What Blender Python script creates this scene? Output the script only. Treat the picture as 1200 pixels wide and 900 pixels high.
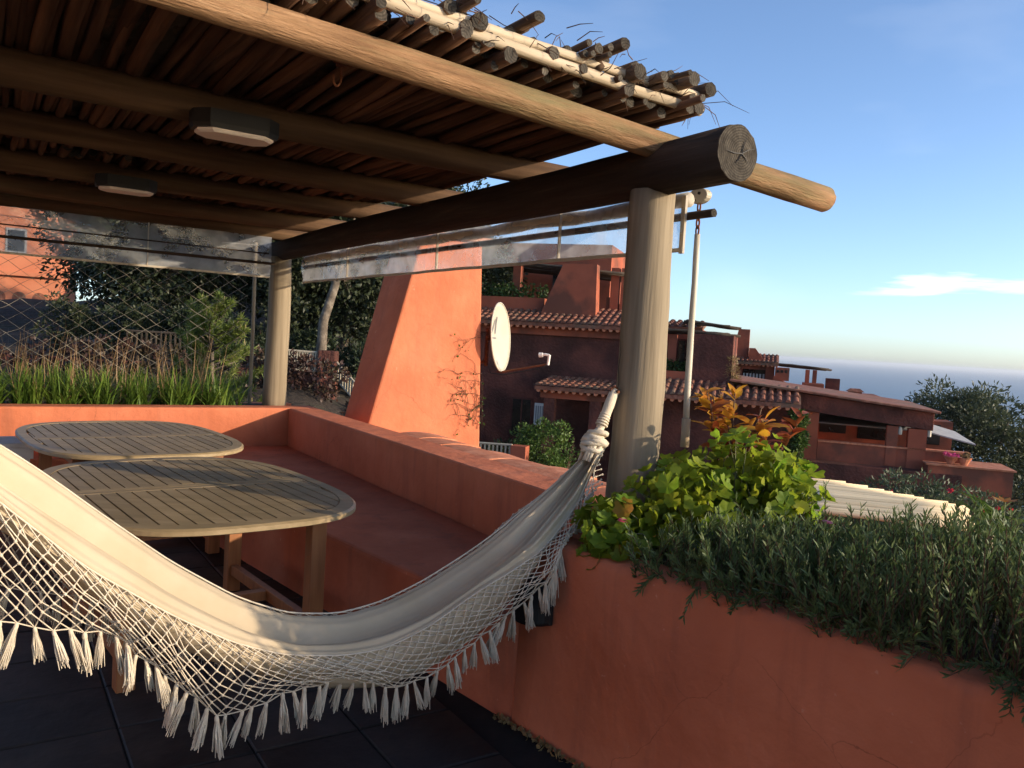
import bpy, math, random
import numpy as np
from mathutils import Vector, Matrix, Quaternion
random.seed(7); rng = np.random.default_rng(7)
sc = bpy.context.scene
for o in list(bpy.data.objects): bpy.data.objects.remove(o)
COL = sc.collection
# ------------------------------------------------------------ camera, sky, sun, exposure
EYE = Vector((0, 0, 1.55)); PITCH = math.radians(2.994); ROLL = math.radians(3.4)
Fv = Vector((0, math.cos(PITCH), -math.sin(PITCH))); Uv = Vector((0, math.sin(PITCH), math.cos(PITCH))); Rv = Vector((1, 0, 0))
Ri = Rv*math.cos(ROLL) + Uv*math.sin(ROLL); Ui = Uv*math.cos(ROLL) - Rv*math.sin(ROLL)
cam = bpy.data.cameras.new('camera'); camo = bpy.data.objects.new('camera', cam); COL.objects.link(camo)
camo.matrix_world = Matrix(((Ri.x, Ui.x, -Fv.x, EYE.x), (Ri.y, Ui.y, -Fv.y, EYE.y), (Ri.z, Ui.z, -Fv.z, EYE.z), (0, 0, 0, 1)))
cam.sensor_width = 36; cam.lens = 36*960/1200; cam.clip_start = .05; cam.clip_end = 90000
sc.camera = camo
SUN_AZ = math.radians(107); SUN_EL = math.radians(13.5)          # azimuth from +Y towards +X
SD = Vector((math.sin(SUN_AZ)*math.cos(SUN_EL), math.cos(SUN_AZ)*math.cos(SUN_EL), math.sin(SUN_EL)))
world = bpy.data.worlds.new('World'); sc.world = world; world.use_nodes = True
wn, wl = world.node_tree.nodes, world.node_tree.links
wn.clear()
wo = wn.new('ShaderNodeOutputWorld'); bg = wn.new('ShaderNodeBackground'); sky = wn.new('ShaderNodeTexSky')
sky.sky_type = 'NISHITA'; sky.sun_disc = False; sky.sun_elevation = SUN_EL; sky.sun_rotation = SUN_AZ
sky.altitude = 60; sky.air_density = .65; sky.dust_density = .9; sky.ozone_density = 2.2
bg.inputs['Strength'].default_value = .15
def wmath(op, a, b=None, clamp=False):
    m = wn.new('ShaderNodeMath'); m.operation = op; m.use_clamp = clamp
    for i, v in enumerate((a, b)):
        if v is None: continue
        if isinstance(v, (int, float)): m.inputs[i].default_value = v
        else: wl.new(v, m.inputs[i])
    return m.outputs[0]
tc = wn.new('ShaderNodeTexCoord'); sx = wn.new('ShaderNodeSeparateXYZ'); wl.new(tc.outputs['Generated'], sx.inputs[0])
mp = wn.new('ShaderNodeMapping'); mp.inputs['Scale'].default_value = (3.2, 3.2, 26); wl.new(tc.outputs['Generated'], mp.inputs[0])
nz = wn.new('ShaderNodeTexNoise'); nz.inputs['Scale'].default_value = 1.6; nz.inputs['Detail'].default_value = 7; nz.inputs['Roughness'].default_value = .55
wl.new(mp.outputs[0], nz.inputs['Vector'])
# a low bank of cloud lying over the sea to the right, and thin wisps high up
bank = wmath('SUBTRACT', 1, wmath('ABSOLUTE', wmath('DIVIDE', wmath('SUBTRACT', sx.outputs['Z'], .0895), .021)), True)
azm = wmath('MULTIPLY', wmath('SUBTRACT', sx.outputs['X'], .30), 7, True)
c1 = wmath('MULTIPLY', wmath('SUBTRACT', wmath('ADD', nz.outputs['Fac'], wmath('MULTIPLY', wmath('MULTIPLY', bank, azm), .45)), .70), 4.5, True)
c1 = wmath('MULTIPLY', c1, wmath('MULTIPLY', wmath('MULTIPLY', bank, azm), 2.5, True))
mp2 = wn.new('ShaderNodeMapping'); mp2.inputs['Scale'].default_value = (2.2, 5, 9); mp2.inputs['Rotation'].default_value = (0, .25, 0); wl.new(tc.outputs['Generated'], mp2.inputs[0])
nz2 = wn.new('ShaderNodeTexNoise'); nz2.inputs['Scale'].default_value = 1.1; nz2.inputs['Detail'].default_value = 6; wl.new(mp2.outputs[0], nz2.inputs['Vector'])
c2 = wmath('MULTIPLY', wmath('SUBTRACT', nz2.outputs['Fac'], .58), 1.6, True)
cl = wmath('ADD', wmath('MULTIPLY', c1, .75), wmath('MULTIPLY', c2, .16), True)
mx = wn.new('ShaderNodeMix'); mx.data_type = 'RGBA'
wl.new(cl, mx.inputs[0]); wl.new(sky.outputs[0], mx.inputs[6]); mx.inputs[7].default_value = (7.0, 6.7, 6.2, 1)
wl.new(mx.outputs[2], bg.inputs['Color']); wl.new(bg.outputs[0], wo.inputs[0])
sl = bpy.data.lights.new('sun', 'SUN'); sl.energy = 2.8; sl.angle = math.radians(.55); sl.color = (1, .82, .60)
so = bpy.data.objects.new('sun', sl); COL.objects.link(so); so.rotation_mode = 'QUATERNION'
so.rotation_quaternion = SD.to_track_quat('Z', 'Y'); so.location = (20, 0, 20)
sc.view_settings.view_transform = 'Standard'; sc.view_settings.look = 'None'; sc.view_settings.gamma = 1; sc.view_settings.exposure = 1.08
sc.render.engine = 'CYCLES'; sc.cycles.max_bounces = 6; sc.cycles.transparent_max_bounces = 10; sc.cycles.diffuse_bounces = 4; sc.cycles.glossy_bounces = 2

# ------------------------------------------------------------ helpers
A = Vector((.545, -.838, 0)); E = Vector((.838, .545, 0)); Z = Vector((0, 0, 1)); K = Vector((-2.14, 7.87, 0))
def W(a, e, z): return K + A*a + E*e + Z*z        # terrace frame: a along the right arm of the parapet, e outwards
class MB:
    def __init__(s): s.v = []; s.f = []; s.m = []; s.cur = 0
    def add(s, vs, fs):
        b = len(s.v); s.v += [Vector(p) for p in vs]; s.f += [tuple(i+b for i in f) for f in fs]; s.m += [s.cur]*len(fs)
    def box(s, o, ax, lo, hi):
        p = []
        for z in (lo[2], hi[2]):
            for y in (lo[1], hi[1]):
                for x in (lo[0], hi[0]): p.append(Vector(o)+ax[0]*x+ax[1]*y+ax[2]*z)
        s.add(p, [(0, 2, 3, 1), (4, 5, 7, 6), (0, 1, 5, 4), (2, 6, 7, 3), (0, 4, 6, 2), (1, 3, 7, 5)])
        return s
    def hexa(s, bot, top):       # two quads
        s.add(list(bot)+list(top), [(3, 2, 1, 0), (4, 5, 6, 7), (0, 1, 5, 4), (1, 2, 6, 5), (2, 3, 7, 6), (3, 0, 4, 7)]); return s
    def tube(s, pts, rad, n=6, cap=True):
        pts = [Vector(p) for p in pts]; m = len(pts)
        if not hasattr(rad, '__len__'): rad = [rad]*m
        b = len(s.v); prev = None
        for i, p in enumerate(pts):
            t = (pts[min(i+1, m-1)]-pts[max(i-1, 0)]);
            t = t.normalized() if t.length > 1e-9 else Vector((0, 0, 1))
            if prev is None: u = t.orthogonal().normalized()
            else:
                u = prev-t*prev.dot(t); u = u.normalized() if u.length > 1e-6 else t.orthogonal().normalized()
            prev = u; w = t.cross(u)
            for k in range(n):
                q = 2*math.pi*k/n; s.v.append(p+(u*math.cos(q)+w*math.sin(q))*rad[i])
        for i in range(m-1):
            for k in range(n):
                k2 = (k+1) % n; s.f.append((b+i*n+k, b+i*n+k2, b+(i+1)*n+k2, b+(i+1)*n+k)); s.m.append(s.cur)
        if cap:
            s.f.append(tuple(b+k for k in reversed(range(n)))); s.f.append(tuple(b+(m-1)*n+k for k in range(n))); s.m += [s.cur]*2
        return s
    def mesh(s, name, mats, smooth=False, off=None):
        me = bpy.data.meshes.new(name)
        me.from_pydata([tuple(p-off) if off is not None else tuple(p) for p in s.v], [], s.f)
        for m in (mats if isinstance(mats, (list, tuple)) else [mats]): me.materials.append(m)
        me.polygons.foreach_set('material_index', s.m)
        if smooth: me.polygons.foreach_set('use_smooth', [True]*len(s.f))
        me.update(); return me
    def build(s, name, mat, parent=None, smooth=False, kind=None, bevel=0):
        off = wloc(parent) if parent else None
        if off is None and s.v:
            xs = [p.x for p in s.v]; ys = [p.y for p in s.v]; zs = [p.z for p in s.v]
            off = Vector(((min(xs)+max(xs))/2, (min(ys)+max(ys))/2, min(zs)))
            o = bpy.data.objects.new(name, s.mesh(name, mat, smooth, off)); o.location = off
        else: o = bpy.data.objects.new(name, s.mesh(name, mat, smooth, off))
        COL.objects.link(o)
        if parent: o.parent = parent
        if kind: o['kind'] = kind
        if bevel:
            md = o.modifiers.new('bevel', 'BEVEL'); md.width = bevel; md.segments = 2; md.limit_method = 'ANGLE'; md.angle_limit = .6
        return o
def wloc(o):
    l = Vector(o.location); 
    while o.parent: o = o.parent; l += Vector(o.location)
    return l
def tag(o, label, cat, group=None):
    o['label'] = label; o['category'] = cat
    if group: o['group'] = group
    return o
def thing(name, label, cat, loc=(0, 0, 0), group=None):
    o = bpy.data.objects.new(name, None); o.empty_display_size = .1; o.location = loc; COL.objects.link(o); return tag(o, label, cat, group)
def child(name, me, parent, mat):                 # a piece that shares mesh data; mat is in world space
    o = bpy.data.objects.new(name, me); COL.objects.link(o); o.parent = parent
    o.matrix_local = Matrix.Translation(-wloc(parent)) @ mat; return o
def on_log(o, parent):                            # a mesh built in world space, fixed to a turned log
    off = wloc(parent); w = Matrix.Translation(wloc(parent.parent)) @ parent.matrix_basis; o.matrix_parent_inverse = w.inverted() @ Matrix.Translation(off); return o
def basis(x, y, z, o): return Matrix(((x.x, y.x, z.x, o.x), (x.y, y.y, z.y, o.y), (x.z, y.z, z.z, o.z), (0, 0, 0, 1)))
def npmesh(name, v, f, mat, smooth=False):        # v (n,3), f (m,4) or (m,3) arrays
    me = bpy.data.meshes.new(name); v = np.asarray(v, np.float32); f = np.asarray(f, np.int32); k = f.shape[1]
    me.vertices.add(len(v)); me.vertices.foreach_set('co', v.ravel())
    me.loops.add(f.size); me.loops.foreach_set('vertex_index', f.ravel())
    me.polygons.add(len(f)); me.polygons.foreach_set('loop_start', np.arange(0, f.size, k, dtype=np.int32)); me.polygons.foreach_set('loop_total', np.full(len(f), k, np.int32))
    if smooth: me.polygons.foreach_set('use_smooth', np.ones(len(f), bool))
    for m in (mat if isinstance(mat, (list, tuple)) else [mat]): me.materials.append(m)
    me.update(); me.validate(); return me
def interp(pts, x, col=1):
    xs = [p[0] for p in pts]; ys = [p[col] for p in pts]; return float(np.interp(x, xs, ys))

# ------------------------------------------------------------ materials
def rgb(c): return (c[0], c[1], c[2], 1)
def pmat(name, stops, scale=6, detail=6, rough=.8, bump=.2, bscale=40, stretch=(1, 1, 1), rand=.0, spec=.3, trans=0, huer=0, metal=0, bdist=.01, second=None, nrough=.55):
    m = bpy.data.materials.new(name); m.use_nodes = True; n, l = m.node_tree.nodes, m.node_tree.links
    b = n['Principled BSDF']; out = n['Material Output']
    t = n.new('ShaderNodeTexCoord'); mp = n.new('ShaderNodeMapping'); mp.inputs['Scale'].default_value = stretch; l.new(t.outputs['Object'], mp.inputs[0])
    oi = n.new('ShaderNodeObjectInfo'); mw = n.new('ShaderNodeMath'); mw.operation = 'MULTIPLY'; mw.inputs[1].default_value = 37; l.new(oi.outputs['Random'], mw.inputs[0])
    def noise(s, d):
        z = n.new('ShaderNodeTexNoise'); z.noise_dimensions = '4D'; z.inputs['Scale'].default_value = s; z.inputs['Detail'].default_value = d; z.inputs['Roughness'].default_value = nrough
        l.new(mp.outputs[0], z.inputs['Vector']); l.new(mw.outputs[0], z.inputs['W']); return z
    z = noise(scale, detail); r = n.new('ShaderNodeValToRGB'); l.new(z.outputs['Fac'], r.inputs[0])
    e = r.color_ramp.elements
    while len(e) < len(stops): e.new(.5)
    for i, (p, c) in enumerate(stops): e[i].position = p; e[i].color = rgb(c)
    col = r.outputs[0]
    if second:                                   # blotches of another colour: (colour, scale, lo, hi, strength)
        z2 = noise(second[1], 5); mr = n.new('ShaderNodeMapRange'); mr.inputs[1].default_value = second[2]; mr.inputs[2].default_value = second[3]; mr.inputs[4].default_value = second[4]
        l.new(z2.outputs['Fac'], mr.inputs[0]); mx = n.new('ShaderNodeMix'); mx.data_type = 'RGBA'
        l.new(mr.outputs[0], mx.inputs[0]); l.new(col, mx.inputs[6]); mx.inputs[7].default_value = rgb(second[0]); col = mx.outputs[2]
    if rand or huer:
        h = n.new('ShaderNodeHueSaturation'); mr = n.new('ShaderNodeMapRange'); mr.inputs[3].default_value = 1-rand; mr.inputs[4].default_value = 1+rand
        l.new(oi.outputs['Random'], mr.inputs[0]); l.new(mr.outputs[0], h.inputs['Value'])
        if huer:
            m2 = n.new('ShaderNodeMapRange'); m2.inputs[3].default_value = .5-huer; m2.inputs[4].default_value = .5+huer
            f2 = n.new('ShaderNodeMath'); f2.operation = 'FRACT'; l.new(mw.outputs[0], f2.inputs[0]); l.new(f2.outputs[0], m2.inputs[0]); l.new(m2.outputs[0], h.inputs['Hue'])
        l.new(col, h.inputs['Color']); col = h.outputs[0]
    l.new(col, b.inputs['Base Color']); b.inputs['Roughness'].default_value = rough; b.inputs['Metallic'].default_value = metal
    b.inputs['Specular IOR Level'].default_value = spec
    if bump:
        z3 = noise(bscale, 4); bp = n.new('ShaderNodeBump'); bp.inputs['Strength'].default_value = bump; bp.inputs['Distance'].default_value = bdist
        l.new(z3.outputs['Fac'], bp.inputs['Height']); l.new(bp.outputs[0], b.inputs['Normal'])
    if trans:
        tr = n.new('ShaderNodeBsdfTranslucent'); l.new(col, tr.inputs[0]); ms = n.new('ShaderNodeMixShader'); ms.inputs[0].default_value = trans
        l.new(b.outputs[0], ms.inputs[1]); l.new(tr.outputs[0], ms.inputs[2]); l.new(ms.outputs[0], out.inputs[0])
    return m
def rings(m):                                    # growth rings round the axis of a log
    n, l = m.node_tree.nodes, m.node_tree.links; b = n['Principled BSDF']; src = b.inputs['Base Color'].links[0].from_socket
    t = n.new('ShaderNodeTexCoord'); v = n.new('ShaderNodeVectorMath'); v.operation = 'MULTIPLY'; v.inputs[1].default_value = (0, 1, 1); l.new(t.outputs['Object'], v.inputs[0])
    le = n.new('ShaderNodeVectorMath'); le.operation = 'LENGTH'; l.new(v.outputs[0], le.inputs[0]); k = n.new('ShaderNodeMath'); k.operation = 'MULTIPLY'; k.inputs[1].default_value = 620; l.new(le.outputs['Value'], k.inputs[0])
    sn = n.new('ShaderNodeMath'); sn.operation = 'SINE'; l.new(k.outputs[0], sn.inputs[0]); mr = n.new('ShaderNodeMapRange'); mr.inputs[1].default_value = -1; mr.inputs[3].default_value = .62; mr.inputs[4].default_value = 1.1; l.new(sn.outputs[0], mr.inputs[0])
    h = n.new('ShaderNodeHueSaturation'); l.new(mr.outputs[0], h.inputs['Value']); l.new(src, h.inputs['Color']); l.new(h.outputs[0], b.inputs['Base Color'])
M = {}
M['stucco'] = pmat('terracotta_stucco', [(.3, (.43, .128, .062)), (.55, (.53, .170, .086)), (.75, (.59, .205, .110))], 2.2, 9, .88, .35, 45, spec=.15, bdist=.006, second=((.34, .10, .06), .9, .52, .75, .45))
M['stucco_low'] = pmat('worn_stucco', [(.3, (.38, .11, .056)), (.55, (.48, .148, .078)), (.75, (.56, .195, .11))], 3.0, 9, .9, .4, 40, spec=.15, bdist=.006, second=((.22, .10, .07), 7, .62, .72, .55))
M['far_stucco'] = pmat('village_stucco', [(.3, (.27, .078, .046)), (.6, (.37, .108, .060)), (.8, (.43, .135, .078))], 1.4, 9, .9, .4, 12, spec=.1, second=((.11, .055, .04), 1.1, .46, .62, .8))
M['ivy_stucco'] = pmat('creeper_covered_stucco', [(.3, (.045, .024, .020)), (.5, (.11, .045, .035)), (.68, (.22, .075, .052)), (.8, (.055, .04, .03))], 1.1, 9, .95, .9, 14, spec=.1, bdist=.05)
M['pale_stucco'] = pmat('orange_stucco', [(.3, (.50, .17, .09)), (.7, (.62, .24, .13))], .6, 7, .9, .1, 8, spec=.1)
M['bounceplaster'] = pmat('bounce_plaster', [(.3, (.27, .15, .095)), (.7, (.35, .205, .13))], 1.2, 7, .9, .1, 20, spec=.1)  # plaster of the added bounce wall behind the viewer
M['tile'] = pmat('terracotta_tile', [(.3, (.36, .12, .06)), (.5, (.50, .19, .10)), (.7, (.60, .27, .16))], 9, 8, .85, .3, 60, rand=.16, spec=.2, second=((.30, .26, .16), 5, .6, .75, .5))
M['rooftile'] = pmat('barrel_tile', [(.25, (.09, .05, .036)), (.5, (.23, .09, .056)), (.72, (.40, .18, .115))], 7, 8, .85, .3, 20, spec=.2, second=((.13, .115, .08), 1.6, .48, .66, .75))
M['slate'] = pmat('dark_slate', [(.3, (.012, .0115, .011)), (.55, (.026, .023, .021)), (.75, (.045, .037, .031))], 6, 9, .6, .6, 22, rand=.45, spec=.3, bdist=.006, second=((.075, .058, .045), 2.6, .56, .72, .6))
M['grout'] = pmat('dark_grout', [(.3, (.010, .010, .010)), (.7, (.018, .017, .016))], 20, 5, .9, .2, 60)
M['log'] = pmat('weathered_log', [(.25, (.055, .034, .022)), (.5, (.115, .070, .043)), (.75, (.19, .12, .075))], 3.2, 8, .85, .55, 9, stretch=(.6, 9, 9), rand=.28, spec=.15, bdist=.008)
M['rooflog'] = pmat('roof_stick', [(.25, (.045, .024, .015)), (.5, (.10, .052, .031)), (.75, (.17, .092, .055))], 3.0, 8, .88, .6, 8, stretch=(.5, 9, 9), rand=.35, spec=.1, bdist=.008)
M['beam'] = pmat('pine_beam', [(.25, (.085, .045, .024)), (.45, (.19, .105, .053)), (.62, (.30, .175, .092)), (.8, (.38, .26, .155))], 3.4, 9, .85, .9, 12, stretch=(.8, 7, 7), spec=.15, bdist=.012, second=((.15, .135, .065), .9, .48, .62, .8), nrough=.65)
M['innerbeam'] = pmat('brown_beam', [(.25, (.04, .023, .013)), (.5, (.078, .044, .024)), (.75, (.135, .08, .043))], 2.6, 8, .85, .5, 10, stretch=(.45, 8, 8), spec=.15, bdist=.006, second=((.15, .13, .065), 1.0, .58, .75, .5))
M['darklog'] = pmat('dark_beam_log', [(.25, (.020, .014, .011)), (.6, (.046, .032, .024)), (.8, (.085, .06, .043))], 3.4, 9, .9, .9, 9, stretch=(.5, 8, 8), spec=.15, bdist=.008)
M['endgrain'] = pmat('end_grain', [(.3, (.04, .034, .028)), (.6, (.085, .074, .06)), (.8, (.14, .122, .098))], 30, 7, .9, .6, 60, rand=.3, spec=.1)
rings(M['endgrain'])
M['post'] = pmat('grey_post_wood', [(.25, (.15, .118, .08)), (.5, (.235, .19, .13)), (.75, (.31, .255, .18))], 3.0, 8, .85, .5, 9, stretch=(.35, 8, 8), spec=.15, bdist=.006, second=((.14, .12, .075), .9, .52, .7, .5))
M['pole'] = pmat('bleached_pole', [(.25, (.26, .20, .13)), (.5, (.42, .34, .24)), (.75, (.54, .46, .35))], 3.0, 8, .8, .5, 9, stretch=(.5, 9, 9), spec=.15, bdist=.005)
M['teak'] = pmat('teak_top', [(.25, (.17, .125, .062)), (.5, (.26, .19, .10)), (.75, (.35, .26, .15))], 3, 8, .45, .3, 14, stretch=(.6, 7, 7), rand=.14, spec=.4, bdist=.002)
M['teakleg'] = pmat('oiled_teak', [(.25, (.20, .075, .026)), (.5, (.31, .125, .045)), (.75, (.40, .17, .065))], 3, 7, .45, .2, 16, stretch=(9, 9, .8), spec=.45, bdist=.002)
M['cotton'] = pmat('cream_cotton', [(.3, (.50, .40, .26)), (.7, (.60, .495, .35))], 5, 6, .95, .35, 420, spec=.1, trans=.16, bdist=.0015)
M['cord'] = pmat('cotton_cord', [(.3, (.52, .44, .33)), (.7, (.64, .56, .43))], 30, 4, .95, .5, 160, spec=.1, bdist=.003)
M['black'] = pmat('black_plastic', [(.3, (.008, .008, .008)), (.7, (.014, .014, .014))], 6, 3, .55, .05, 80)
M['diff'] = pmat('opal_diffuser', [(.3, (.70, .60, .53)), (.7, (.76, .66, .58))], 8, 3, .5, .05, 60)
M['white'] = pmat('white_paint', [(.3, (.66, .63, .57)), (.7, (.76, .73, .68))], 5, 5, .6, .1, 40, second=((.45, .40, .32), 4, .62, .75, .4))
M['dish'] = pmat('cream_enamel', [(.3, (.42, .375, .285)), (.7, (.50, .455, .365))], 3, 5, .45, .05, 30, second=((.45, .38, .28), 3, .6, .78, .4))
M['greymark'] = pmat('grey_print', [(.3, (.13, .13, .14)), (.7, (.18, .18, .19))], 6, 3, .5, 0)
M['rust'] = pmat('rusty_iron', [(.3, (.10, .035, .018)), (.6, (.20, .075, .035)), (.8, (.28, .13, .07))], 25, 6, .85, .4, 80, metal=.2)
M['iron'] = pmat('dark_iron', [(.3, (.02, .018, .016)), (.7, (.045, .04, .035))], 25, 6, .7, .2, 80, metal=.4)
M['wire'] = pmat('galvanised_wire', [(.3, (.15, .135, .11)), (.7, (.23, .21, .175))], 9, 3, .6, 0)
M['soil'] = pmat('dark_soil', [(.3, (.018, .012, .009)), (.7, (.05, .034, .024))], 20, 8, .95, .8, 50, bdist=.03)
M['ground'] = pmat('hillside_ground', [(.3, (.018, .014, .012)), (.5, (.035, .026, .020)), (.7, (.03, .034, .016))], .7, 9, .95, .8, 5, bdist=.2)
M['twig'] = pmat('dry_twig', [(.3, (.06, .035, .022)), (.7, (.14, .08, .05))], 20, 5, .9, .2, 60)
M['bark'] = pmat('grey_bark', [(.3, (.07, .055, .042)), (.5, (.13, .105, .08)), (.7, (.24, .20, .155))], 5, 7, .9, .6, 12, bdist=.03)
M['redstem'] = pmat('green_stem', [(.3, (.07, .09, .03)), (.7, (.13, .12, .05))], 10, 4, .7, 0)
def leafm(name, a, b, c, sc_=3, trans=.4, rand=.2, huer=.015, rough=.5): return pmat(name, [(.3, a), (.5, b), (.7, c)], sc_, 4, rough, 0, rand=rand, huer=huer, spec=.35, trans=trans)
M['geranium'] = leafm('geranium_leaf', (.13, .21, .018), (.22, .31, .024), (.33, .37, .034), 10, .55, .3, .02)
M['geranium_old'] = leafm('yellowed_leaf', (.34, .22, .03), (.42, .30, .04), (.40, .16, .04), 12, .5, .2)
M['croton'] = leafm('red_leaf', (.22, .035, .016), (.28, .075, .022), (.16, .05, .02), 14, .4, .3)
M['croton_y'] = leafm('yellow_red_leaf', (.50, .30, .02), (.52, .24, .03), (.40, .07, .03), 14, .45, .2)
M['rosemary'] = leafm('rosemary_needle', (.055, .09, .03), (.10, .15, .05), (.19, .23, .09), 9, .35, 0)
M['grass'] = leafm('strap_leaf', (.055, .11, .016), (.10, .19, .026), (.17, .25, .045), 4, .4, 0)
M['straw'] = leafm('dry_grass', (.20, .13, .06), (.28, .19, .09), (.17, .12, .05), 4, .3, 0)
M['pine'] = leafm('pine_needle', (.075, .13, .026), (.14, .20, .04), (.25, .28, .07), 4, .35, 0)
M['candle'] = leafm('pine_candle', (.30, .22, .10), (.36, .27, .13), (.28, .24, .09), 9, .2, .1)
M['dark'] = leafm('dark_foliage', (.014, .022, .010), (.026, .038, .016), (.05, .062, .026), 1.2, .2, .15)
M['purple'] = leafm('dark_creeper', (.03, .014, .013), (.055, .024, .020), (.045, .045, .02), 1.0, .2, .1)
M['olive'] = leafm('olive_foliage', (.035, .05, .026), (.065, .085, .042), (.11, .13, .065), .9, .3, .1)
M['shrub'] = leafm('shrub_foliage', (.035, .065, .014), (.075, .13, .024), (.13, .19, .035), 2.5, .35, .1)
M['hedge'] = leafm('hedge_foliage', (.025, .055, .014), (.05, .095, .02), (.09, .14, .03), 2.5, .3, .1)
M['flower'] = leafm('red_petal', (.50, .02, .03), (.60, .05, .06), (.45, .03, .10), 9, .3, .2)
M['pinkflower'] = leafm('pink_petal', (.60, .06, .18), (.66, .12, .28), (.55, .05, .2), 9, .3, .2)
M['cane'] = pmat('pale_cane', [(.25, (.58, .43, .24)), (.5, (.76, .60, .36)), (.75, (.82, .68, .45))], 2, 6, .7, .3, 10, stretch=(.4, 9, 9), rand=.18, bdist=.004)
M['darkpane'] = pmat('dark_window_glass', [(.3, (.012, .011, .011)), (.7, (.02, .018, .018))], 2, 3, .15, 0, spec=.5)
M['awning'] = pmat('grey_awning', [(.3, (.26, .26, .26)), (.7, (.36, .36, .36))], 4, 5, .85, .2, 30)
M['railpale'] = pmat('pale_wood_rail', [(.3, (.34, .29, .21)), (.7, (.46, .40, .30))], 9, 5, .8, .2, 30)
M['thatch'] = pmat('dark_log_roof', [(.3, (.03, .022, .017)), (.7, (.08, .06, .042))], 6, 6, .9, .4, 20, rand=.2)
def age_stucco(m, crack=.55, dirt=.5):
    n, l = m.node_tree.nodes, m.node_tree.links; b = n['Principled BSDF']; src = b.inputs['Base Color'].links[0].from_socket
    t = n.new('ShaderNodeTexCoord'); geo = t.outputs['Object']
    nz = n.new('ShaderNodeTexNoise'); nz.inputs['Scale'].default_value = 3.5; nz.inputs['Detail'].default_value = 6; l.new(geo, nz.inputs['Vector'])
    wr = n.new('ShaderNodeMix'); wr.data_type = 'VECTOR'; wr.inputs[0].default_value = .22; l.new(geo, wr.inputs[4]); l.new(nz.outputs['Color'], wr.inputs[5])
    vo = n.new('ShaderNodeTexVoronoi'); vo.feature = 'DISTANCE_TO_EDGE'; vo.inputs['Scale'].default_value = 1.9; l.new(wr.outputs[1], vo.inputs['Vector'])
    mr = n.new('ShaderNodeMapRange'); mr.inputs[1].default_value = .0; mr.inputs[2].default_value = .0035; mr.inputs[3].default_value = crack; mr.inputs[4].default_value = 0; l.new(vo.outputs['Distance'], mr.inputs[0])
    n2 = n.new('ShaderNodeTexNoise'); n2.inputs['Scale'].default_value = 1.1; n2.inputs['Detail'].default_value = 3; l.new(geo, n2.inputs['Vector'])
    mk = n.new('ShaderNodeMapRange'); mk.inputs[1].default_value = .5; mk.inputs[2].default_value = .62; l.new(n2.outputs['Fac'], mk.inputs[0])
    mm = n.new('ShaderNodeMath'); mm.operation = 'MULTIPLY'; l.new(mr.outputs[0], mm.inputs[0]); l.new(mk.outputs[0], mm.inputs[1])
    a = n.new('ShaderNodeMix'); a.data_type = 'RGBA'; l.new(mm.outputs[0], a.inputs[0]); l.new(src, a.inputs[6]); a.inputs[7].default_value = (.10, .035, .022, 1)
    mp = n.new('ShaderNodeMapping'); mp.inputs['Scale'].default_value = (6, 6, .7); l.new(geo, mp.inputs[0])        # run-off streaks
    n3 = n.new('ShaderNodeTexNoise'); n3.inputs['Scale'].default_value = 1.5; n3.inputs['Detail'].default_value = 8; n3.inputs['Roughness'].default_value = .65; l.new(mp.outputs[0], n3.inputs['Vector'])
    m3 = n.new('ShaderNodeMapRange'); m3.inputs[1].default_value = .52; m3.inputs[2].default_value = .74; m3.inputs[4].default_value = dirt; l.new(n3.outputs['Fac'], m3.inputs[0])
    c = n.new('ShaderNodeMix'); c.data_type = 'RGBA'; l.new(m3.outputs[0], c.inputs[0]); l.new(a.outputs[2], c.inputs[6]); c.inputs[7].default_value = (.27, .10, .062, 1)
    n4 = n.new('ShaderNodeTexNoise'); n4.inputs['Scale'].default_value = 26; n4.inputs['Detail'].default_value = 4; l.new(geo, n4.inputs['Vector'])
    m4 = n.new('ShaderNodeMapRange'); m4.inputs[1].default_value = .70; m4.inputs[2].default_value = .74; m4.inputs[4].default_value = .55; l.new(n4.outputs['Fac'], m4.inputs[0])
    d = n.new('ShaderNodeMix'); d.data_type = 'RGBA'; l.new(m4.outputs[0], d.inputs[0]); l.new(c.outputs[2], d.inputs[6]); d.inputs[7].default_value = (.56, .27, .18, 1)
    l.new(d.outputs[2], b.inputs['Base Color'])
    n5 = n.new('ShaderNodeTexNoise'); n5.inputs['Scale'].default_value = 7; n5.inputs['Detail'].default_value = 5; l.new(geo, n5.inputs['Vector'])
    bp = n.new('ShaderNodeBump'); bp.inputs['Strength'].default_value = .5; bp.inputs['Distance'].default_value = .03; l.new(n5.outputs['Fac'], bp.inputs['Height'])
    old = b.inputs['Normal'].links[0].from_node; l.new(bp.outputs[0], old.inputs['Normal'])
age_stucco(M['stucco']); age_stucco(M['stucco_low'], .6, .7)
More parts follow.
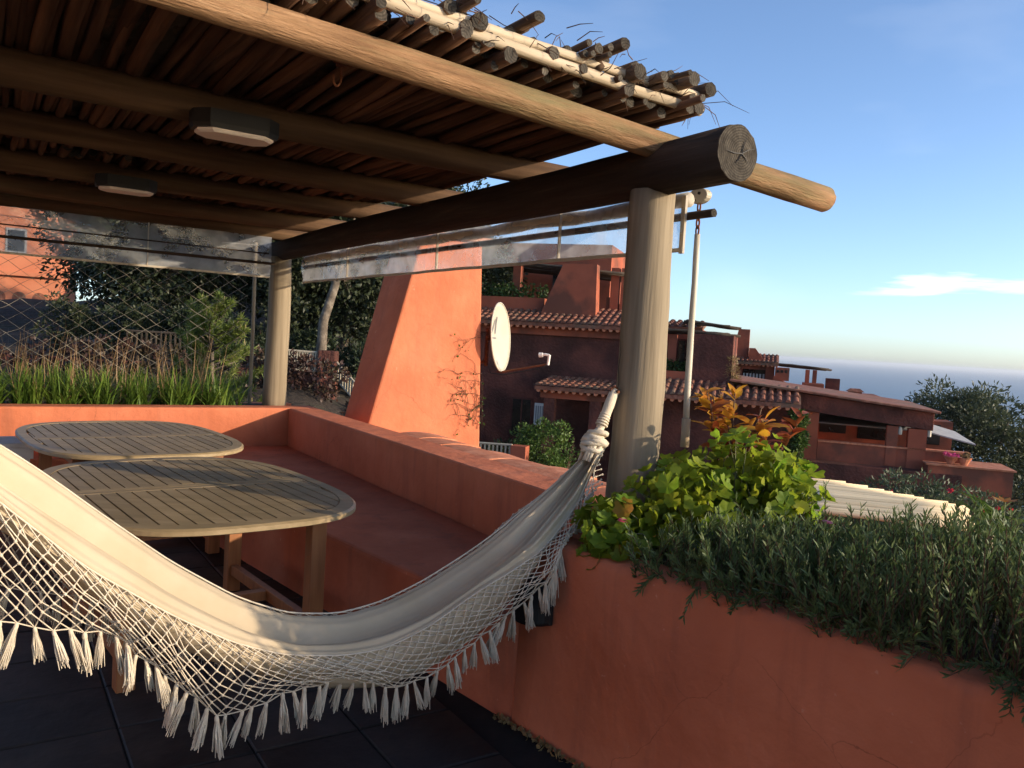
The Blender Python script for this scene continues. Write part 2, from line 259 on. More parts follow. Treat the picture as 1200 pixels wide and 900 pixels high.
def film():
    m = bpy.data.materials.new('clear_plastic_film'); m.use_nodes = True; n, l = m.node_tree.nodes, m.node_tree.links
    out = n['Material Output']; n.remove(n['Principled BSDF'])
    tr = n.new('ShaderNodeBsdfTransparent'); tr.inputs[0].default_value = (.93, .94, .95, 1)
    df = n.new('ShaderNodeBsdfDiffuse'); df.inputs[0].default_value = (.62, .64, .68, 1); tl = n.new('ShaderNodeBsdfTranslucent'); tl.inputs[0].default_value = (.62, .63, .66, 1)
    gl = n.new('ShaderNodeBsdfGlossy'); gl.inputs['Roughness'].default_value = .12
    t = n.new('ShaderNodeTexCoord'); z = n.new('ShaderNodeTexNoise'); z.inputs['Scale'].default_value = 6; z.inputs['Detail'].default_value = 6; l.new(t.outputs['Object'], z.inputs[0])
    mr = n.new('ShaderNodeMapRange'); mr.inputs[1].default_value = .35; mr.inputs[2].default_value = .75; mr.inputs[3].default_value = .26; mr.inputs[4].default_value = .58; l.new(z.outputs['Fac'], mr.inputs[0])
    bp = n.new('ShaderNodeBump'); bp.inputs['Strength'].default_value = .5; bp.inputs['Distance'].default_value = .02; l.new(z.outputs['Fac'], bp.inputs['Height']); l.new(bp.outputs[0], gl.inputs['Normal'])
    a1 = n.new('ShaderNodeMixShader'); a1.inputs[0].default_value = .5; l.new(df.outputs[0], a1.inputs[1]); l.new(tl.outputs[0], a1.inputs[2])
    a2 = n.new('ShaderNodeMixShader'); l.new(mr.outputs[0], a2.inputs[0]); l.new(tr.outputs[0], a2.inputs[1]); l.new(a1.outputs[0], a2.inputs[2])
    a3 = n.new('ShaderNodeMixShader'); a3.inputs[0].default_value = .08; l.new(a2.outputs[0], a3.inputs[1]); l.new(gl.outputs[0], a3.inputs[2]); l.new(a3.outputs[0], out.inputs[0]); return m
M['film'] = film()
M['hem'] = pmat('pale_plastic_hem', [(.3, (.46, .40, .32)), (.7, (.58, .52, .43))], 9, 4, .6, .1, 40, trans=.3)
def seamat():
    m = bpy.data.materials.new('sea_water'); m.use_nodes = True; n, l = m.node_tree.nodes, m.node_tree.links; b = n['Principled BSDF']
    t = n.new('ShaderNodeTexCoord'); mp = n.new('ShaderNodeMapping'); mp.inputs['Scale'].default_value = (.004, .012, .01); l.new(t.outputs['Object'], mp.inputs[0])
    z = n.new('ShaderNodeTexNoise'); z.inputs['Scale'].default_value = 1; z.inputs['Detail'].default_value = 8; l.new(mp.outputs[0], z.inputs[0])
    r = n.new('ShaderNodeValToRGB'); l.new(z.outputs['Fac'], r.inputs[0]); r.color_ramp.elements[0].position = .35; r.color_ramp.elements[0].color = (.012, .05, .10, 1); r.color_ramp.elements[1].position = .7; r.color_ramp.elements[1].color = (.022, .085, .15, 1)
    l.new(r.outputs[0], b.inputs['Base Color']); b.inputs['Roughness'].default_value = .35; b.inputs['IOR'].default_value = 1.33
    z2 = n.new('ShaderNodeTexNoise'); z2.inputs['Scale'].default_value = .08; z2.inputs['Detail'].default_value = 8; l.new(t.outputs['Object'], z2.inputs[0])
    bp = n.new('ShaderNodeBump'); bp.inputs['Strength'].default_value = .8; bp.inputs['Distance'].default_value = 3; l.new(z2.outputs['Fac'], bp.inputs['Height']); l.new(bp.outputs[0], b.inputs['Normal']); return m
M['sea'] = seamat()

# ------------------------------------------------------------ logs: local X runs along the log, so the grain follows it
def log(name, p0, p1, r0, r1, mat, parent, wob=.0, n=10, segs=7, endmat=True, lumpy=.05):
    p0, p1 = Vector(p0), Vector(p1); d = p1-p0; L = d.length; x = d.normalized(); y = x.orthogonal().normalized(); z = x.cross(y)
    mb = MB(); b = 0; ph = [random.uniform(0, 6.3) for _ in range(4)]
    lump = [[random.gauss(0, lumpy) for k in range(n)] for i in range(segs+1)]
    for i in range(segs+1):
        t = i/segs; r = r0+(r1-r0)*t
        oy = wob*(math.sin(3*t+ph[0])+.5*math.sin(7*t+ph[1])-math.sin(ph[0])*(1-t)); oz = wob*(math.sin(2.6*t+ph[2])+.5*math.sin(8*t+ph[3]))
        for k in range(n):
            q = 2*math.pi*k/n; rr = r*(1+lump[i][k]); mb.v.append(Vector((L*t, oy+math.cos(q)*rr, oz+math.sin(q)*rr)))
    for i in range(segs):
        for k in range(n):
            k2 = (k+1) % n; mb.f.append((i*n+k, i*n+k2, (i+1)*n+k2, (i+1)*n+k)); mb.m.append(0)
    mb.f.append(tuple(reversed(range(n)))); mb.f.append(tuple(segs*n+k for k in range(n))); mb.m += [1, 1]
    me = mb.mesh(name, [mat, M['endgrain'] if endmat else mat])
    sm = [len(p.vertices) == 4 for p in me.polygons]; me.polygons.foreach_set('use_smooth', sm)
    return child(name, me, parent, basis(x, y, z, p0))

# ------------------------------------------------------------ foliage helpers
def leaf_cards(pts, nrm, L, Wd, jitter=.6, bend=.15, up=0):
    """pts (n,3), nrm (n,3) main leaf direction; each leaf a bent 6-vertex blade of two quads"""
    n = len(pts); d = nrm+rng.normal(0, jitter, (n, 3)); d[:, 2] += up; d /= np.linalg.norm(d, axis=1, keepdims=True)+1e-9
    s = np.cross(d, rng.normal(0, 1, (n, 3))); s /= np.linalg.norm(s, axis=1, keepdims=True)+1e-9; u = np.cross(s, d)
    L = np.asarray(L)*rng.uniform(.65, 1.25, n); Wd = np.asarray(Wd)*rng.uniform(.7, 1.25, n)
    L = L[:, None]; Wd = Wd[:, None]
    a = pts; m = pts+d*L*.5+u*L*bend; t = pts+d*L
    V = np.stack([a-s*Wd*.25, a+s*Wd*.25, m+s*Wd*.5, m-s*Wd*.5, t+s*Wd*.12, t-s*Wd*.12], 1).reshape(-1, 3)
    i = np.arange(n)[:, None]*6
    Fc = np.concatenate([i+np.array([[0, 1, 2, 3]]), i+np.array([[3, 2, 4, 5]])], 1).reshape(-1, 4)
    return V, Fc
def join(parts):
    V = []; Fc = []; b = 0
    for v, f in parts: V.append(v); Fc.append(f+b); b += len(v)
    return np.concatenate(V), np.concatenate(Fc)
def crown_cards(c, rad, clumps, per, leaf, wid, clump_r=.28, hollow=.55, flat=.0):
    c = np.array(c, float); rad = np.array(rad, float); P = []; Nn = []
    for i in range(clumps):
        d = rng.normal(0, 1, 3); d /= np.linalg.norm(d)
        r = rng.uniform(hollow, 1.0)*rng.uniform(.82, 1.08)
        cc = c+d*rad*r; cr = clump_r*rad.mean()*rng.uniform(.5, 1.2)
        q = rng.normal(0, 1, (per, 3)); q /= np.linalg.norm(q, axis=1, keepdims=True); q *= rng.uniform(.3, 1, (per, 1))**.5
        P.append(cc+q*cr*np.array([1, 1, .75])); Nn.append(q+d*.5)
    return leaf_cards(np.concatenate(P), np.concatenate(Nn), leaf, wid)
def npobj(name, VF, mat, parent=None, kind=None, smooth=False):
    v, f = VF; off = np.array(wloc(parent)) if parent else np.array([v[:, 0].mean(), v[:, 1].mean(), v[:, 2].min()])
    o = bpy.data.objects.new(name, npmesh(name, v-off, f, mat, smooth)); COL.objects.link(o)
    if parent: o.parent = parent
    else: o.location = off
    if kind: o['kind'] = kind
    return o
def tree(name, label, base, height, rad, cz, mat, trunk_r=.14, clumps=70, per=60, leaf=.22, wid=.10, group=None, bark='bark', clump_r=.28, limbs=6):
    t = thing(name, label, 'tree', base, group); b = Vector(base); c = b+Vector((0, 0, cz))
    mb = MB(); pts = [b+Vector((random.gauss(0, .05)*i, random.gauss(0, .05)*i, cz*1.1*i/6-.3*(i == 0))) for i in range(7)]
    mb.tube(pts, [trunk_r*(1-.09*i) for i in range(7)], 9)
    for k in range(limbs):
        q = random.uniform(0, 6.3); s = pts[random.choice((3, 4, 5))]; e = c+Vector((math.cos(q)*rad[0]*.6, math.sin(q)*rad[1]*.6, random.uniform(-.2, .6)*rad[2]))
        mb.tube([s, s.lerp(e, .5)+Vector((0, 0, -.1*rad[2])), e], [trunk_r*.45, trunk_r*.28, trunk_r*.1], 6)
    mb.build('trunk', M[bark], t, True)
    npobj('crown', crown_cards(c, rad, clumps, per, leaf, wid, clump_r), mat, t)
    return t
def bush(name, label, c, rad, mat, clumps=40, per=70, leaf=.09, wid=.05, cat='shrub', group=None, clump_r=.3, hollow=.45, twigs=7, base=None):
    bz = c[2]-rad[2]*1.0; t = thing(name, label, cat, (c[0], c[1], bz if base is None else base), group); b = Vector(t.location); mb = MB()
    for k in range(twigs):
        q = random.uniform(0, 6.3); e = Vector(c)+Vector((math.cos(q)*rad[0]*.7, math.sin(q)*rad[1]*.7, random.uniform(-.1, .6)*rad[2]))
        mb.tube([b+Vector((math.cos(q)*.05, math.sin(q)*.05, 0)), b.lerp(e, .55)+Vector((0, 0, .05)), e], [.02*rad[2]+.008, .012*rad[2]+.005, .004], 5)
    mb.build('stem', M['twig'], t, True)
    npobj('foliage', crown_cards(c, rad, clumps, per, leaf, wid, clump_r, hollow), mat, t)
    return t
exec_order = []
# ============================================================ SETTING
def sstep(x): x = max(0, min(1, x)); return x*x*(3-2*x)
def ground_h(x, y):
    h = -4.3+4.6*sstep((y-10.5)/8)*sstep((-x+.5)/5.5)+1.6*sstep((y-18)/14)*sstep((-x-6)/10)
    h += 7*sstep((y-30)/22)*sstep((-x-1)/9)*sstep((x+20)/5)
    h -= max(0, x-13)*.22; h -= max(0, y-48)*.165
    if y < 1: h += 0
    return max(h+.25*math.sin(x*.9+y*.3)*math.cos(y*.7-x*.2)*min(1, max(0, y-9)/4), -70)
def axis(lo, hi, near, step):
    out = []; v = lo
    while v < hi: out.append(v); v += step if abs(v) < near else max(step, (abs(v)-near)*.25+step)
    return out+[hi]
xs = axis(-700, 900, 30, 1.2); ys = axis(-60, 520, 45, 1.2)
mb = MB(); nx = len(xs)
mb.add([(x, y, ground_h(x, y)) for y in ys for x in xs], [(j*nx+i, j*nx+i+1, (j+1)*nx+i+1, (j+1)*nx+i) for j in range(len(ys)-1) for i in range(nx-1)])
terr = mb.build('hillside', M['ground'], None, True, 'structure')
mb = MB(); mb.add([(-60000, -200, -62), (60000, -200, -62), (60000, 80000, -62), (-60000, 80000, -62)], [(0, 1, 2, 3)]); mb.build('sea', M['sea'], None, False, 'structure')

# terrace floor: grout slab with slate tiles laid on it
mb = MB(); mb.box(K, (A, E, Z), (-.2, -7, -.3), (10.5, .6, -.008)); floor = mb.build('terrace_floor', M['grout'], None, False, 'structure')
tm = MB(); h = .1985; c = .006
tm.add([(-h, -h, -.02), (h, -h, -.02), (h, h, -.02), (-h, h, -.02), (-h, -h, -c), (h, -h, -c), (h, h, -c), (-h, h, -c), (-h+c, -h+c, 0), (h-c, -h+c, 0), (h-c, h-c, 0), (-h+c, h-c, 0)],
       [(0, 1, 5, 4), (1, 2, 6, 5), (2, 3, 7, 6), (3, 0, 4, 7), (4, 5, 9, 8), (5, 6, 10, 9), (6, 7, 11, 10), (7, 4, 8, 11), (8, 9, 10, 11)])
tmesh = tm.mesh('slate_tile', M['slate'])
for i in range(18):
    for j in range(12):
        a, e = .2+i*.405, -.82-j*.405-.2
        if a > 7.4: continue
        o = child('slate_tile', tmesh, floor, Matrix.Translation(W(a, e, random.uniform(-.0015, .0015))) @ basis(A, E, Z, Vector((0, 0, 0))) @ Matrix.Rotation(random.gauss(0, .004), 4, 'X'))

# parapet with built-in bench
par = thing('terrace_parapet', 'terracotta plastered parapet with built-in corner bench around the tables', 'wall', W(0, 0, 0))
ax = (A, E, Z)
def ef(a): return -.60+.12*(a-5.47)
mb = MB(); mb.box(K, ax, (-.24, -7, -.05), (0, .30, .78)); mb.build('back_wall', M['stucco'], par, bevel=.018)
mb = MB(); mb.box(K, ax, (.001, .0, -.05), (4.849, .30, .778)); mb.build('side_wall', M['stucco'], par, bevel=.018)
mb = MB(); bl = [(.002, ef(.3)-.12), (5.079, ef(5.08)), (5.079, -.202), (4.849, -.202), (4.849, -.001), (.002, -.001)]
mb.add([W(a, e, -.04) for a, e in bl]+[W(a, e, .42) for a, e in bl], [(5, 4, 3, 2, 1, 0), (6, 7, 8, 9, 10, 11)]+[(k, (k+1) % 6, (k+1) % 6+6, k+6) for k in range(6)])
mb.build('bench_seat', M['stucco_low'], par, bevel=.02)
mb = MB(); mb.box(K, ax, (.002, -7, -.04), (.5, ef(.3)-.121, .42)); mb.build('back_bench', M['stucco_low'], par, bevel=.02)
mb = MB(); mb.box(K, ax, (1.9, .301, -4.2), (4.851, .60, .735)); mb.build('outer_wall', M['stucco'], par, bevel=.01)
tl = MB(); n = 7
for i in range(2):
    for k in range(n):
        q = k/(n-1); tl.v.append(Vector((-.172+.344*i, -.185+.37*q, .018*math.sin(math.pi*q))))
for i in range(2):
    for k in range(n): v = tl.v[i*n+k]; tl.v.append(Vector((v.x, v.y, v.z-.022)))
for k in range(n-1):
    tl.f.append((k, n+k, n+k+1, k+1)); tl.f.append((2*n+k, 2*n+k+1, 3*n+k+1, 3*n+k))
tl.f += [tuple(range(n))+tuple(range(3*n-1, 2*n-1, -1)), tuple(range(2*n-1, n-1, -1))+tuple(range(3*n, 4*n)), (0, 2*n, 3*n, n), (n-1, 2*n-1, 4*n-1, 3*n-1)]; tl.m = [0]*len(tl.f)
tlm = tl.mesh('coping_tile', M['tile'])
for k in range(8):
    for r_ in range(1):
        a = 2.05+k*.345; o = W(a, .455, .763-.004*k % .01)
        child('coping_tile', tlm, par, basis(A, E, Z, o) @ Matrix.Rotation(random.gauss(0, .035), 4, 'Z') @ Matrix.Rotation(-.05+random.gauss(0, .02), 4, 'X') @ Matrix.Rotation(random.gauss(0, .02), 4, 'Y'))
# outer flower trough behind the back wall
mb = MB(); mb.box(K, ax, (-1.45, -7, -4.2), (-1.3, .45, .70)); mb.build('trough_wall', M['stucco'], par)
mb = MB(); mb.box(K, ax, (-1.299, -7, .0), (-.241, .30, .70)); mb.build('trough_soil', M['soil'], par)

# planter on the right
pla = thing('planter_wall', 'long terracotta plastered planter wall running to the lower right corner', 'planter', W(5.4, -.6, 0))
fw = MB()
N_ = 40                                            # front wall, slightly uneven by hand
for i in range(N_+1):
    a = 5.081+(10-5.081)*i/N_; e0 = ef(a)-.002
    for (de, z) in ((-.012, -.04), (-.004, .12), (0, .4), (.0, .74), (.010, .772), (.03, .781), (.15, .783), (.15, -.04)):
        fw.v.append(W(a, e0+de+.004*math.sin(a*5+z*3)*(de < .1), z+(.004*math.sin(a*3.3) if z > .7 else 0)))
for i in range(N_):
    for k in range(7): fw.f.append((i*8+k, (i+1)*8+k, (i+1)*8+k+1, i*8+k+1)); fw.m.append(0)
fw.f.append(tuple(range(8))); fw.m.append(0)
fw.build('front_wall', M['stucco'], pla, True)
mb = MB(); bl = [(5.082, ef(5.08)+.148), (5.36, ef(5.36)+.148), (5.36, .60), (4.852, .60), (4.852, -.20), (5.082, -.20)]
mb.add([W(a, e, -.04) for a, e in bl]+[W(a, e, .782) for a, e in bl], [(5, 4, 3, 2, 1, 0), (6, 7, 8, 9, 10, 11)]+[(k, (k+1) % 6, (k+1) % 6+6, k+6) for k in range(6)])
mb.build('end_block', M['stucco'], pla)
mb = MB(); mb.hexa([W(5.361, ef(5.36)+.148, 0), W(10, ef(10)+.148, 0), W(10, .499, 0), W(5.361, .499, 0)], [W(5.361, ef(5.36)+.148, .74), W(10, ef(10)+.148, .74), W(10, .499, .74), W(5.361, .499, .74)]); mb.build('soil', M['soil'], pla)
mb = MB(); mb.box(K, ax, (5.361, .50, -4.2), (10, .62, .76)); mb.build('outer_wall', M['stucco'], pla)
# loose dirt and moss along the foot of the planter wall
P = np.array([W(a, ef(a)-.02-abs(random.gauss(0, .012)), .004) for a in rng.uniform(5.0, 6.6, 420)]); 
tag(npobj('moss', leaf_cards(P, np.tile([[0, 0, 1.]], (len(P), 1)), .022, .014, .9), M['straw'], None, 'stuff'), 'dry moss and dirt in the joint at the foot of the planter wall', 'moss')

# black wall light on the planter wall, behind the hammock fringe
o0 = W(5.20, ef(5.20)-.010, .47); wl_ = thing('wall_light', 'black half-round wall light low on the planter behind the hammock fringe', 'wall light', o0)
mb = MB(); mb.box(o0, ax, (-.09, -.012, 0), (.09, .008, .16)); mb.build('back_plate', M['black'], wl_, bevel=.004)
mb = MB(); n = 13
for z, r in ((.0, .085), (.012, .092), (.13, .092), (.15, .075)):
    for k in range(n): q = math.pi*k/(n-1); mb.v.append(o0+A*math.cos(q)*r-E*(math.sin(q)*r+.012)+Z*z)
for i in range(3):
    for k in range(n-1): mb.f.append((i*n+k, i*n+k+1, (i+1)*n+k+1, (i+1)*n+k)); mb.m.append(0)
mb.f += [tuple(range(n)), tuple(range(3*n, 4*n))]; mb.m += [0, 0]; mb.build('shade', M['black'], wl_)

# ============================================================ PERGOLA
per = thing('pergola', 'rustic log pergola with stick roof over the terrace', 'pergola', W(5, -.04, 0))
rpost = log('post', W(5.0, -.03, .76), W(5.03, -.03, 2.24), .112, .098, M['post'], per, .006, 28, 12, True, .012)
log('post', W(-.33, -.04, .66), W(-.33, -.04, 2.24), .115, .105, M['post'], per, .006, 20, 8, True, .015)
big = log('main_log', W(-.85, -.03, 2.315), W(5.51, -.03, 2.33), .098, .110, M['darklog'], per, .012, 32, 16, True, .014)
# radial drying cracks in the sawn end of the main log
mb = MB(); ce = W(5.514, -.03, 2.33)
for k in range(5):
    q = .2+k*1.33+random.uniform(-.3, .3); l = random.uniform(.03, .09); mid = ce+(E*math.cos(q+.12)+Z*math.sin(q+.12))*l*.5
    mb.tube([ce, mid, ce+(E*math.cos(q)+Z*math.sin(q))*l], [.0026, .0022, .0008], 4)
on_log(mb.build('crack', M['black'], big), big)
def split_lines(o, base, axis, length, r, ang_list, mat):
    mb = MB(); x = Vector(axis).normalized(); y = x.orthogonal().normalized(); z = x.cross(y)
    for (q, t0, t1, w) in ang_list:
        nseg = 9; L = []
        for i in range(nseg+1):
            t = t0+(t1-t0)*i/nseg; qq = q+.05*math.sin(i*1.7+q*3); ww = w*math.sin(math.pi*min(.97, max(.03, i/nseg)))**.7; rr = r+.0022; c = Vector(base)+x*length*t
            L += [c+(y*math.cos(qq-ww/r)+z*math.sin(qq-ww/r))*rr, c+(y*math.cos(qq+ww/r)+z*math.sin(qq+ww/r))*rr]
        b = len(mb.v); mb.v += L; mb.f += [(b+2*i, b+2*i+1, b+2*i+3, b+2*i+2) for i in range(nseg)]; mb.m += [0]*nseg
    on_log(mb.build('drying_split', mat, o), o)
split_lines(rpost, W(5.0, -.03, .76), Z, 1.48, .107, [(q, random.uniform(.05, .4), random.uniform(.55, .98), random.uniform(.0012, .003)) for q in (.3, 1.0, 1.5, 2.2, 2.9, 3.4, 4.1, 4.6, 5.2, 5.9)], M['iron'])
BA = [5.15, 4.05, 2.95, 1.85, .78, -.25]
for i, a in enumerate(BA):
    z = 2.48
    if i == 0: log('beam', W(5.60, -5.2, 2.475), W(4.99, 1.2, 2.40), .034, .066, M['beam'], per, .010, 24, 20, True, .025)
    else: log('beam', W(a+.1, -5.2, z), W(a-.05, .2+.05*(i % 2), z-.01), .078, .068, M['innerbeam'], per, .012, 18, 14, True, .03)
def eave(e): return 5.16-.09*(e-.2)
e = -3.5
while e < .06:                                        # lower layer of roof sticks
    r = random.uniform(.014, .029); 
    for (a0, a1) in ((-1.0+random.uniform(-.1, .1), 2.3+random.uniform(-.5, .5)), (2.2+random.uniform(-.3, .3), eave(e)+random.gauss(0, .06))):
        log('roof_stick', W(a0, e+random.gauss(0, .012), 2.555+random.gauss(0, .006)), W(a1, e+random.gauss(0, .014), 2.56+random.gauss(0, .010)), r*random.uniform(.8, 1.05), r*random.uniform(.85, 1.2), M['rooflog'], per, .018, 7, 8)
    e += r*1.5
e = -3.6
while e < .02:                                        # upper layer, thicker, uneven ends
    r = random.choice((.012, .014, .017, .02, .025, .032)); z = 2.628+random.uniform(-.005, .022)
    log('roof_log', W(1.0+random.uniform(-.6, .6), e, z+.01), W(eave(e)+.0+random.gauss(0, .065), e+random.gauss(0, .02), z+random.gauss(.005, .012)), r*.85, r, M['log'], per, .02, 8, 7)
    e += r*1.55
e = -5
mb = MB()                                             # added mat over the lower sticks, closing gaps where sky light came through
na, ne = 60, 90
for i in range(na+1):
    for k in range(ne+1):
        e_ = -5.0+5.02*k/ne; a_ = -1.0+(eave(e_)-.10+.05*math.sin(e_*19)+1.0)*i/na; mb.v.append(W(a_, e_, 2.588+random.gauss(0, .005)))
mb.f = [(i*(ne+1)+k, (i+1)*(ne+1)+k, (i+1)*(ne+1)+k+1, i*(ne+1)+k+1) for i in range(na) for k in range(ne)]; mb.m = [0]*len(mb.f); mb.build('gap_mat', M['thatch'], per)
mb = MB()                                             # added brush fill between the two layers, closing light slits in the roof
for k in range(2000):
    a0 = random.uniform(-.9, 4.6); e = random.uniform(-4.9, .12); L = random.uniform(.4, .75)
    mb.tube([W(a0, e, 2.60+random.uniform(-.01, .03)), W(a0+L*.5, e+random.gauss(0, .03), 2.605+random.uniform(-.01, .03)), W(a0+L, e+random.gauss(0, .05), 2.60+random.uniform(-.01, .03))], [.022, .03, .02], 5)
mb.build('brush_fill', M['log'], per, True, 'stuff')
log('edge_pole', W(eave(-5)+.035, -5, 2.602), W(eave(.05)+.03, .055, 2.592), .026, .020, M['pole'], per, .020, 10, 26, True, .09)
log('edge_pole', W(eave(-5)+.0, -5, 2.645), W(eave(.05), .05, 2.632), .023, .018, M['pole'], per, .022, 10, 26, True, .09)
mb = MB()                                             # twigs, tie wires and stray stalks along the eave
for k in range(260):
    e = random.uniform(-3.2, .05); p = W(eave(e)+random.gauss(0, .05), e, 2.58+random.uniform(-.03, .12)); d = (A*random.gauss(.5, .6)+E*random.gauss(.2, .7)+Z*random.gauss(-.1, .5)).normalized(); L = random.uniform(.03, .13)
    q = p+d*L*.5+Z*random.gauss(0, .01); mb.tube([p, q, q+(d+Z*random.gauss(-.3, .4)).normalized()*L*.5], [.0022, .0018, .0009], 4)
for k in range(9):
    p = W(5.08+random.uniform(0, .12), .06, 2.58+random.uniform(0, .1)); d = (E*random.uniform(.4, 1)+A*random.gauss(0, .5)+Z*random.uniform(-.2, .8)).normalized(); L = random.uniform(.08, .2)
    q = p+d*L*.6; mb.tube([p, q, q+(d-Z*random.uniform(.3, 1.6)).normalized()*L*.6], [.002, .0016, .0008], 4)
mb.build('stray_twigs', M['twig'], per, False, 'stuff')
# tie wire on the front beam
# lamps under the beams
def lamp(a, e, z, lab):
    o = W(a, e, z); t = thing('ceiling_lamp', lab, 'ceiling lamp', o, 'lamps under the pergola roof')
    L, H = .155, .082
    def ring(s, z): 
        pts = [(-L+.05, -H), (L-.05, -H), (L, -H+.05), (L, H-.05), (L-.05, H), (-L+.05, H), (-L, H-.05), (-L, -H+.05)]
        return [o+E*x*s+A*y*s+Z*z for x, y in pts]
    for nm, zz, m in (('housing', ((.012, 1.10), (.03, 1.14), (.085, 1.14)), M['black']), ('diffuser', ((-.006, .93), (.002, 1.0), (.011, 1.0)), M['diff'])):
        mb = MB(); rr = [ring(s, z) for z, s in zz]; mb.v = [p for r in rr for p in r]
        for i in range(len(rr)-1):
            for k in range(8): k2 = (k+1) % 8; mb.f.append((i*8+k, i*8+k2, (i+1)*8+k2, (i+1)*8+k))
        mb.f += [tuple(reversed(range(8))), tuple((len(rr)-1)*8+k for k in range(8))]; mb.m = [0]*len(mb.f); mb.build(nm, m, t)
lamp(4.16, -1.62, 2.335, 'black framed ceiling lamp on the nearer pergola beam, the larger one')
lamp(2.02, -1.75, 2.345, 'pale ceiling lamp on the farther beam, the smaller one to the left')
# rusty hook beside the front beam
o = W(5.07, -1.50, 2.455); hk = thing('iron_hook', 'rusty iron hook hanging from the front pergola beam', 'hook', o)
mb = MB(); mb.tube([o+Z*.02, o-Z*.055], .006, 6); mb.tube([o-E*.03-Z*.008, o+E*.035-Z*.012], .004, 5); mb.tube([o-E*.02-Z*.018, o+E*.015-Z*.02], .005, 5); mb.build('shank', M['rust'], hk)
mb = MB(); mb.tube([o-Z*.05+(E*(1-math.cos(q))*-.014+Z*-.03*math.sin(q)*1.0-Z*.012*q/3) for q in np.linspace(0, 3.6, 12)], .0042, 6); mb.build('hook', M['rust'], hk, True)

# clear roll-up blinds
def blind(name, label, P, s0, s1, zt, zb, rodz, rod, seams, nrm):
    t = thing(name, label, 'blind', P(s0, zb)); mb = MB(); n = 60; m = 5
    for i in range(n+1):
        s = s0+(s1-s0)*i/n
        for j in range(m+1):
            z = zb+(zt-zb)*j/m; mb.v.append(P(s, z)+nrm*(.010*math.sin(s*5+j)+.006*math.sin(s*13+j*2)))
    for i in range(n):
        for j in range(m): a = i*(m+1)+j; mb.f.append((a, a+m+1, a+m+2, a+1)); mb.m.append(0)
    sh = mb.build('film', M['film'], t, True)
    def strip(nm, pts, half, mat, d=.004):
        mb = MB()
        for p in pts: mb.v += [p-half+nrm*d, p+half+nrm*d, p+half-nrm*d, p-half-nrm*d]
        for i in range(len(pts)-1):
            for k in range(4): k2 = (k+1) % 4; mb.f.append((i*4+k, i*4+k2, (i+1)*4+k2, (i+1)*4+k)); mb.m.append(0)
        mb.f += [(0, 1, 2, 3), (len(mb.v)-1, len(mb.v)-2, len(mb.v)-3, len(mb.v)-4)]; mb.m += [0, 0]; mb.build(nm, mat, t)
    row = lambda z: [P(s0+(s1-s0)*i/n, z)+nrm*(.010*math.sin((s0+(s1-s0)*i/n)*5)+.006*math.sin((s0+(s1-s0)*i/n)*13)) for i in range(n+1)]
    strip('hem', row(zb+.006), Z*.009, M['hem'], .005)
    for s in seams: strip('seam', [P(s, zb+.016)+nrm*.01, P(s, zt)+nrm*.01], (P(s+.01, zb)-P(s, zb)).normalized()*.004, M['hem'], .008)
    log('rod', P(rod[0], rodz)+nrm*rod[3], P(rod[1], rodz)+nrm*rod[3], rod[2], rod[2], M['darklog'], t, .002, 8, 6)
    return t
lb = blind('roll_blind', 'clear plastic roll-up blind under the far left beam', lambda s, z: W(-.2, s, z), -4.2, -.17, 2.41, 2.02, 2.155, (-4.2, -.14, .013, .02), (-1.27, -2.9), A)
log('rod', W(-.17, -4.2, 2.255), W(-.17, -.2, 2.25), .006, .006, M['darklog'], lb, .002, 6, 4)
rb = blind('roll_blind', 'clear plastic roll-up blind hanging along the big log beside the right post', lambda s, z: W(s, .15, z), -.22, 5.04, 2.33, 2.0, 2.16, (-.25, 5.19, .019, -.03), (1.0, 2.66, 4.1), -E)
# strip of rolled pale canvas above the rod
mb = MB(); mb.tube([W(-.2+5.22*i/30, .185+.006*math.sin(i*1.3), 2.235+.004*math.sin(i*.9)) for i in range(31)], [.034+.004*math.sin(i*2.1) for i in range(31)], 10); mb.build('rolled_canvas', M['hem'], rb, True)
mb = MB(); mb.box(K, ax, (5.02, .145, 1.99), (5.045, .158, 2.25)); mb.build('side_hem', M['hem'], rb)

# pulley, chain and white pole hanging past the log
o = W(4.98, .30, 1.17); wp = thing('white_pole', 'thin white crank pole hanging on a rusty chain right of the post', 'pole', o)
log('shaft', W(4.99, .30, 1.20), W(4.97, .30, 2.10), .016, .014, M['dish'], wp, .004, 10, 8)
log('tip', W(4.99, .30, 1.10), W(4.99, .30, 1.235), .022, .020, M['pole'], wp, 0, 10, 2)
cl_ = MB()
for k in range(4):
    c0 = W(4.975, .30, 2.115+k*.036); d = E if k % 2 else A
    cl_.tube([c0+d*.009*math.cos(q)+Z*.024*math.sin(q) for q in np.linspace(0, 6.28, 13)], .0045, 5, False)
cl_.build('chain', M['rust'], wp, True)
mb = MB(); ring = [W(4.975, .30, 2.275)+ (A*math.cos(q)*.062+Z*math.sin(q)*.036) for q in np.linspace(0, 6.28, 17)[:-1]]
mb.v = [p-E*.018 for p in ring]+[p+E*.018 for p in ring]; mb.f = [(k, (k+1) % 16, 16+(k+1) % 16, 16+k) for k in range(16)]+[tuple(reversed(range(16))), tuple(range(16, 32))]; mb.m = [0]*18
mb.build('pulley_block', M['dish'], wp, bevel=.004)
mb = MB(); mb.tube([W(4.96, .275, 2.255), W(4.96, .325, 2.255)], .008, 8); mb.tube([W(4.99, .275, 2.285), W(4.99, .325, 2.285)], .007, 8); mb.build('bolt', M['iron'], wp)

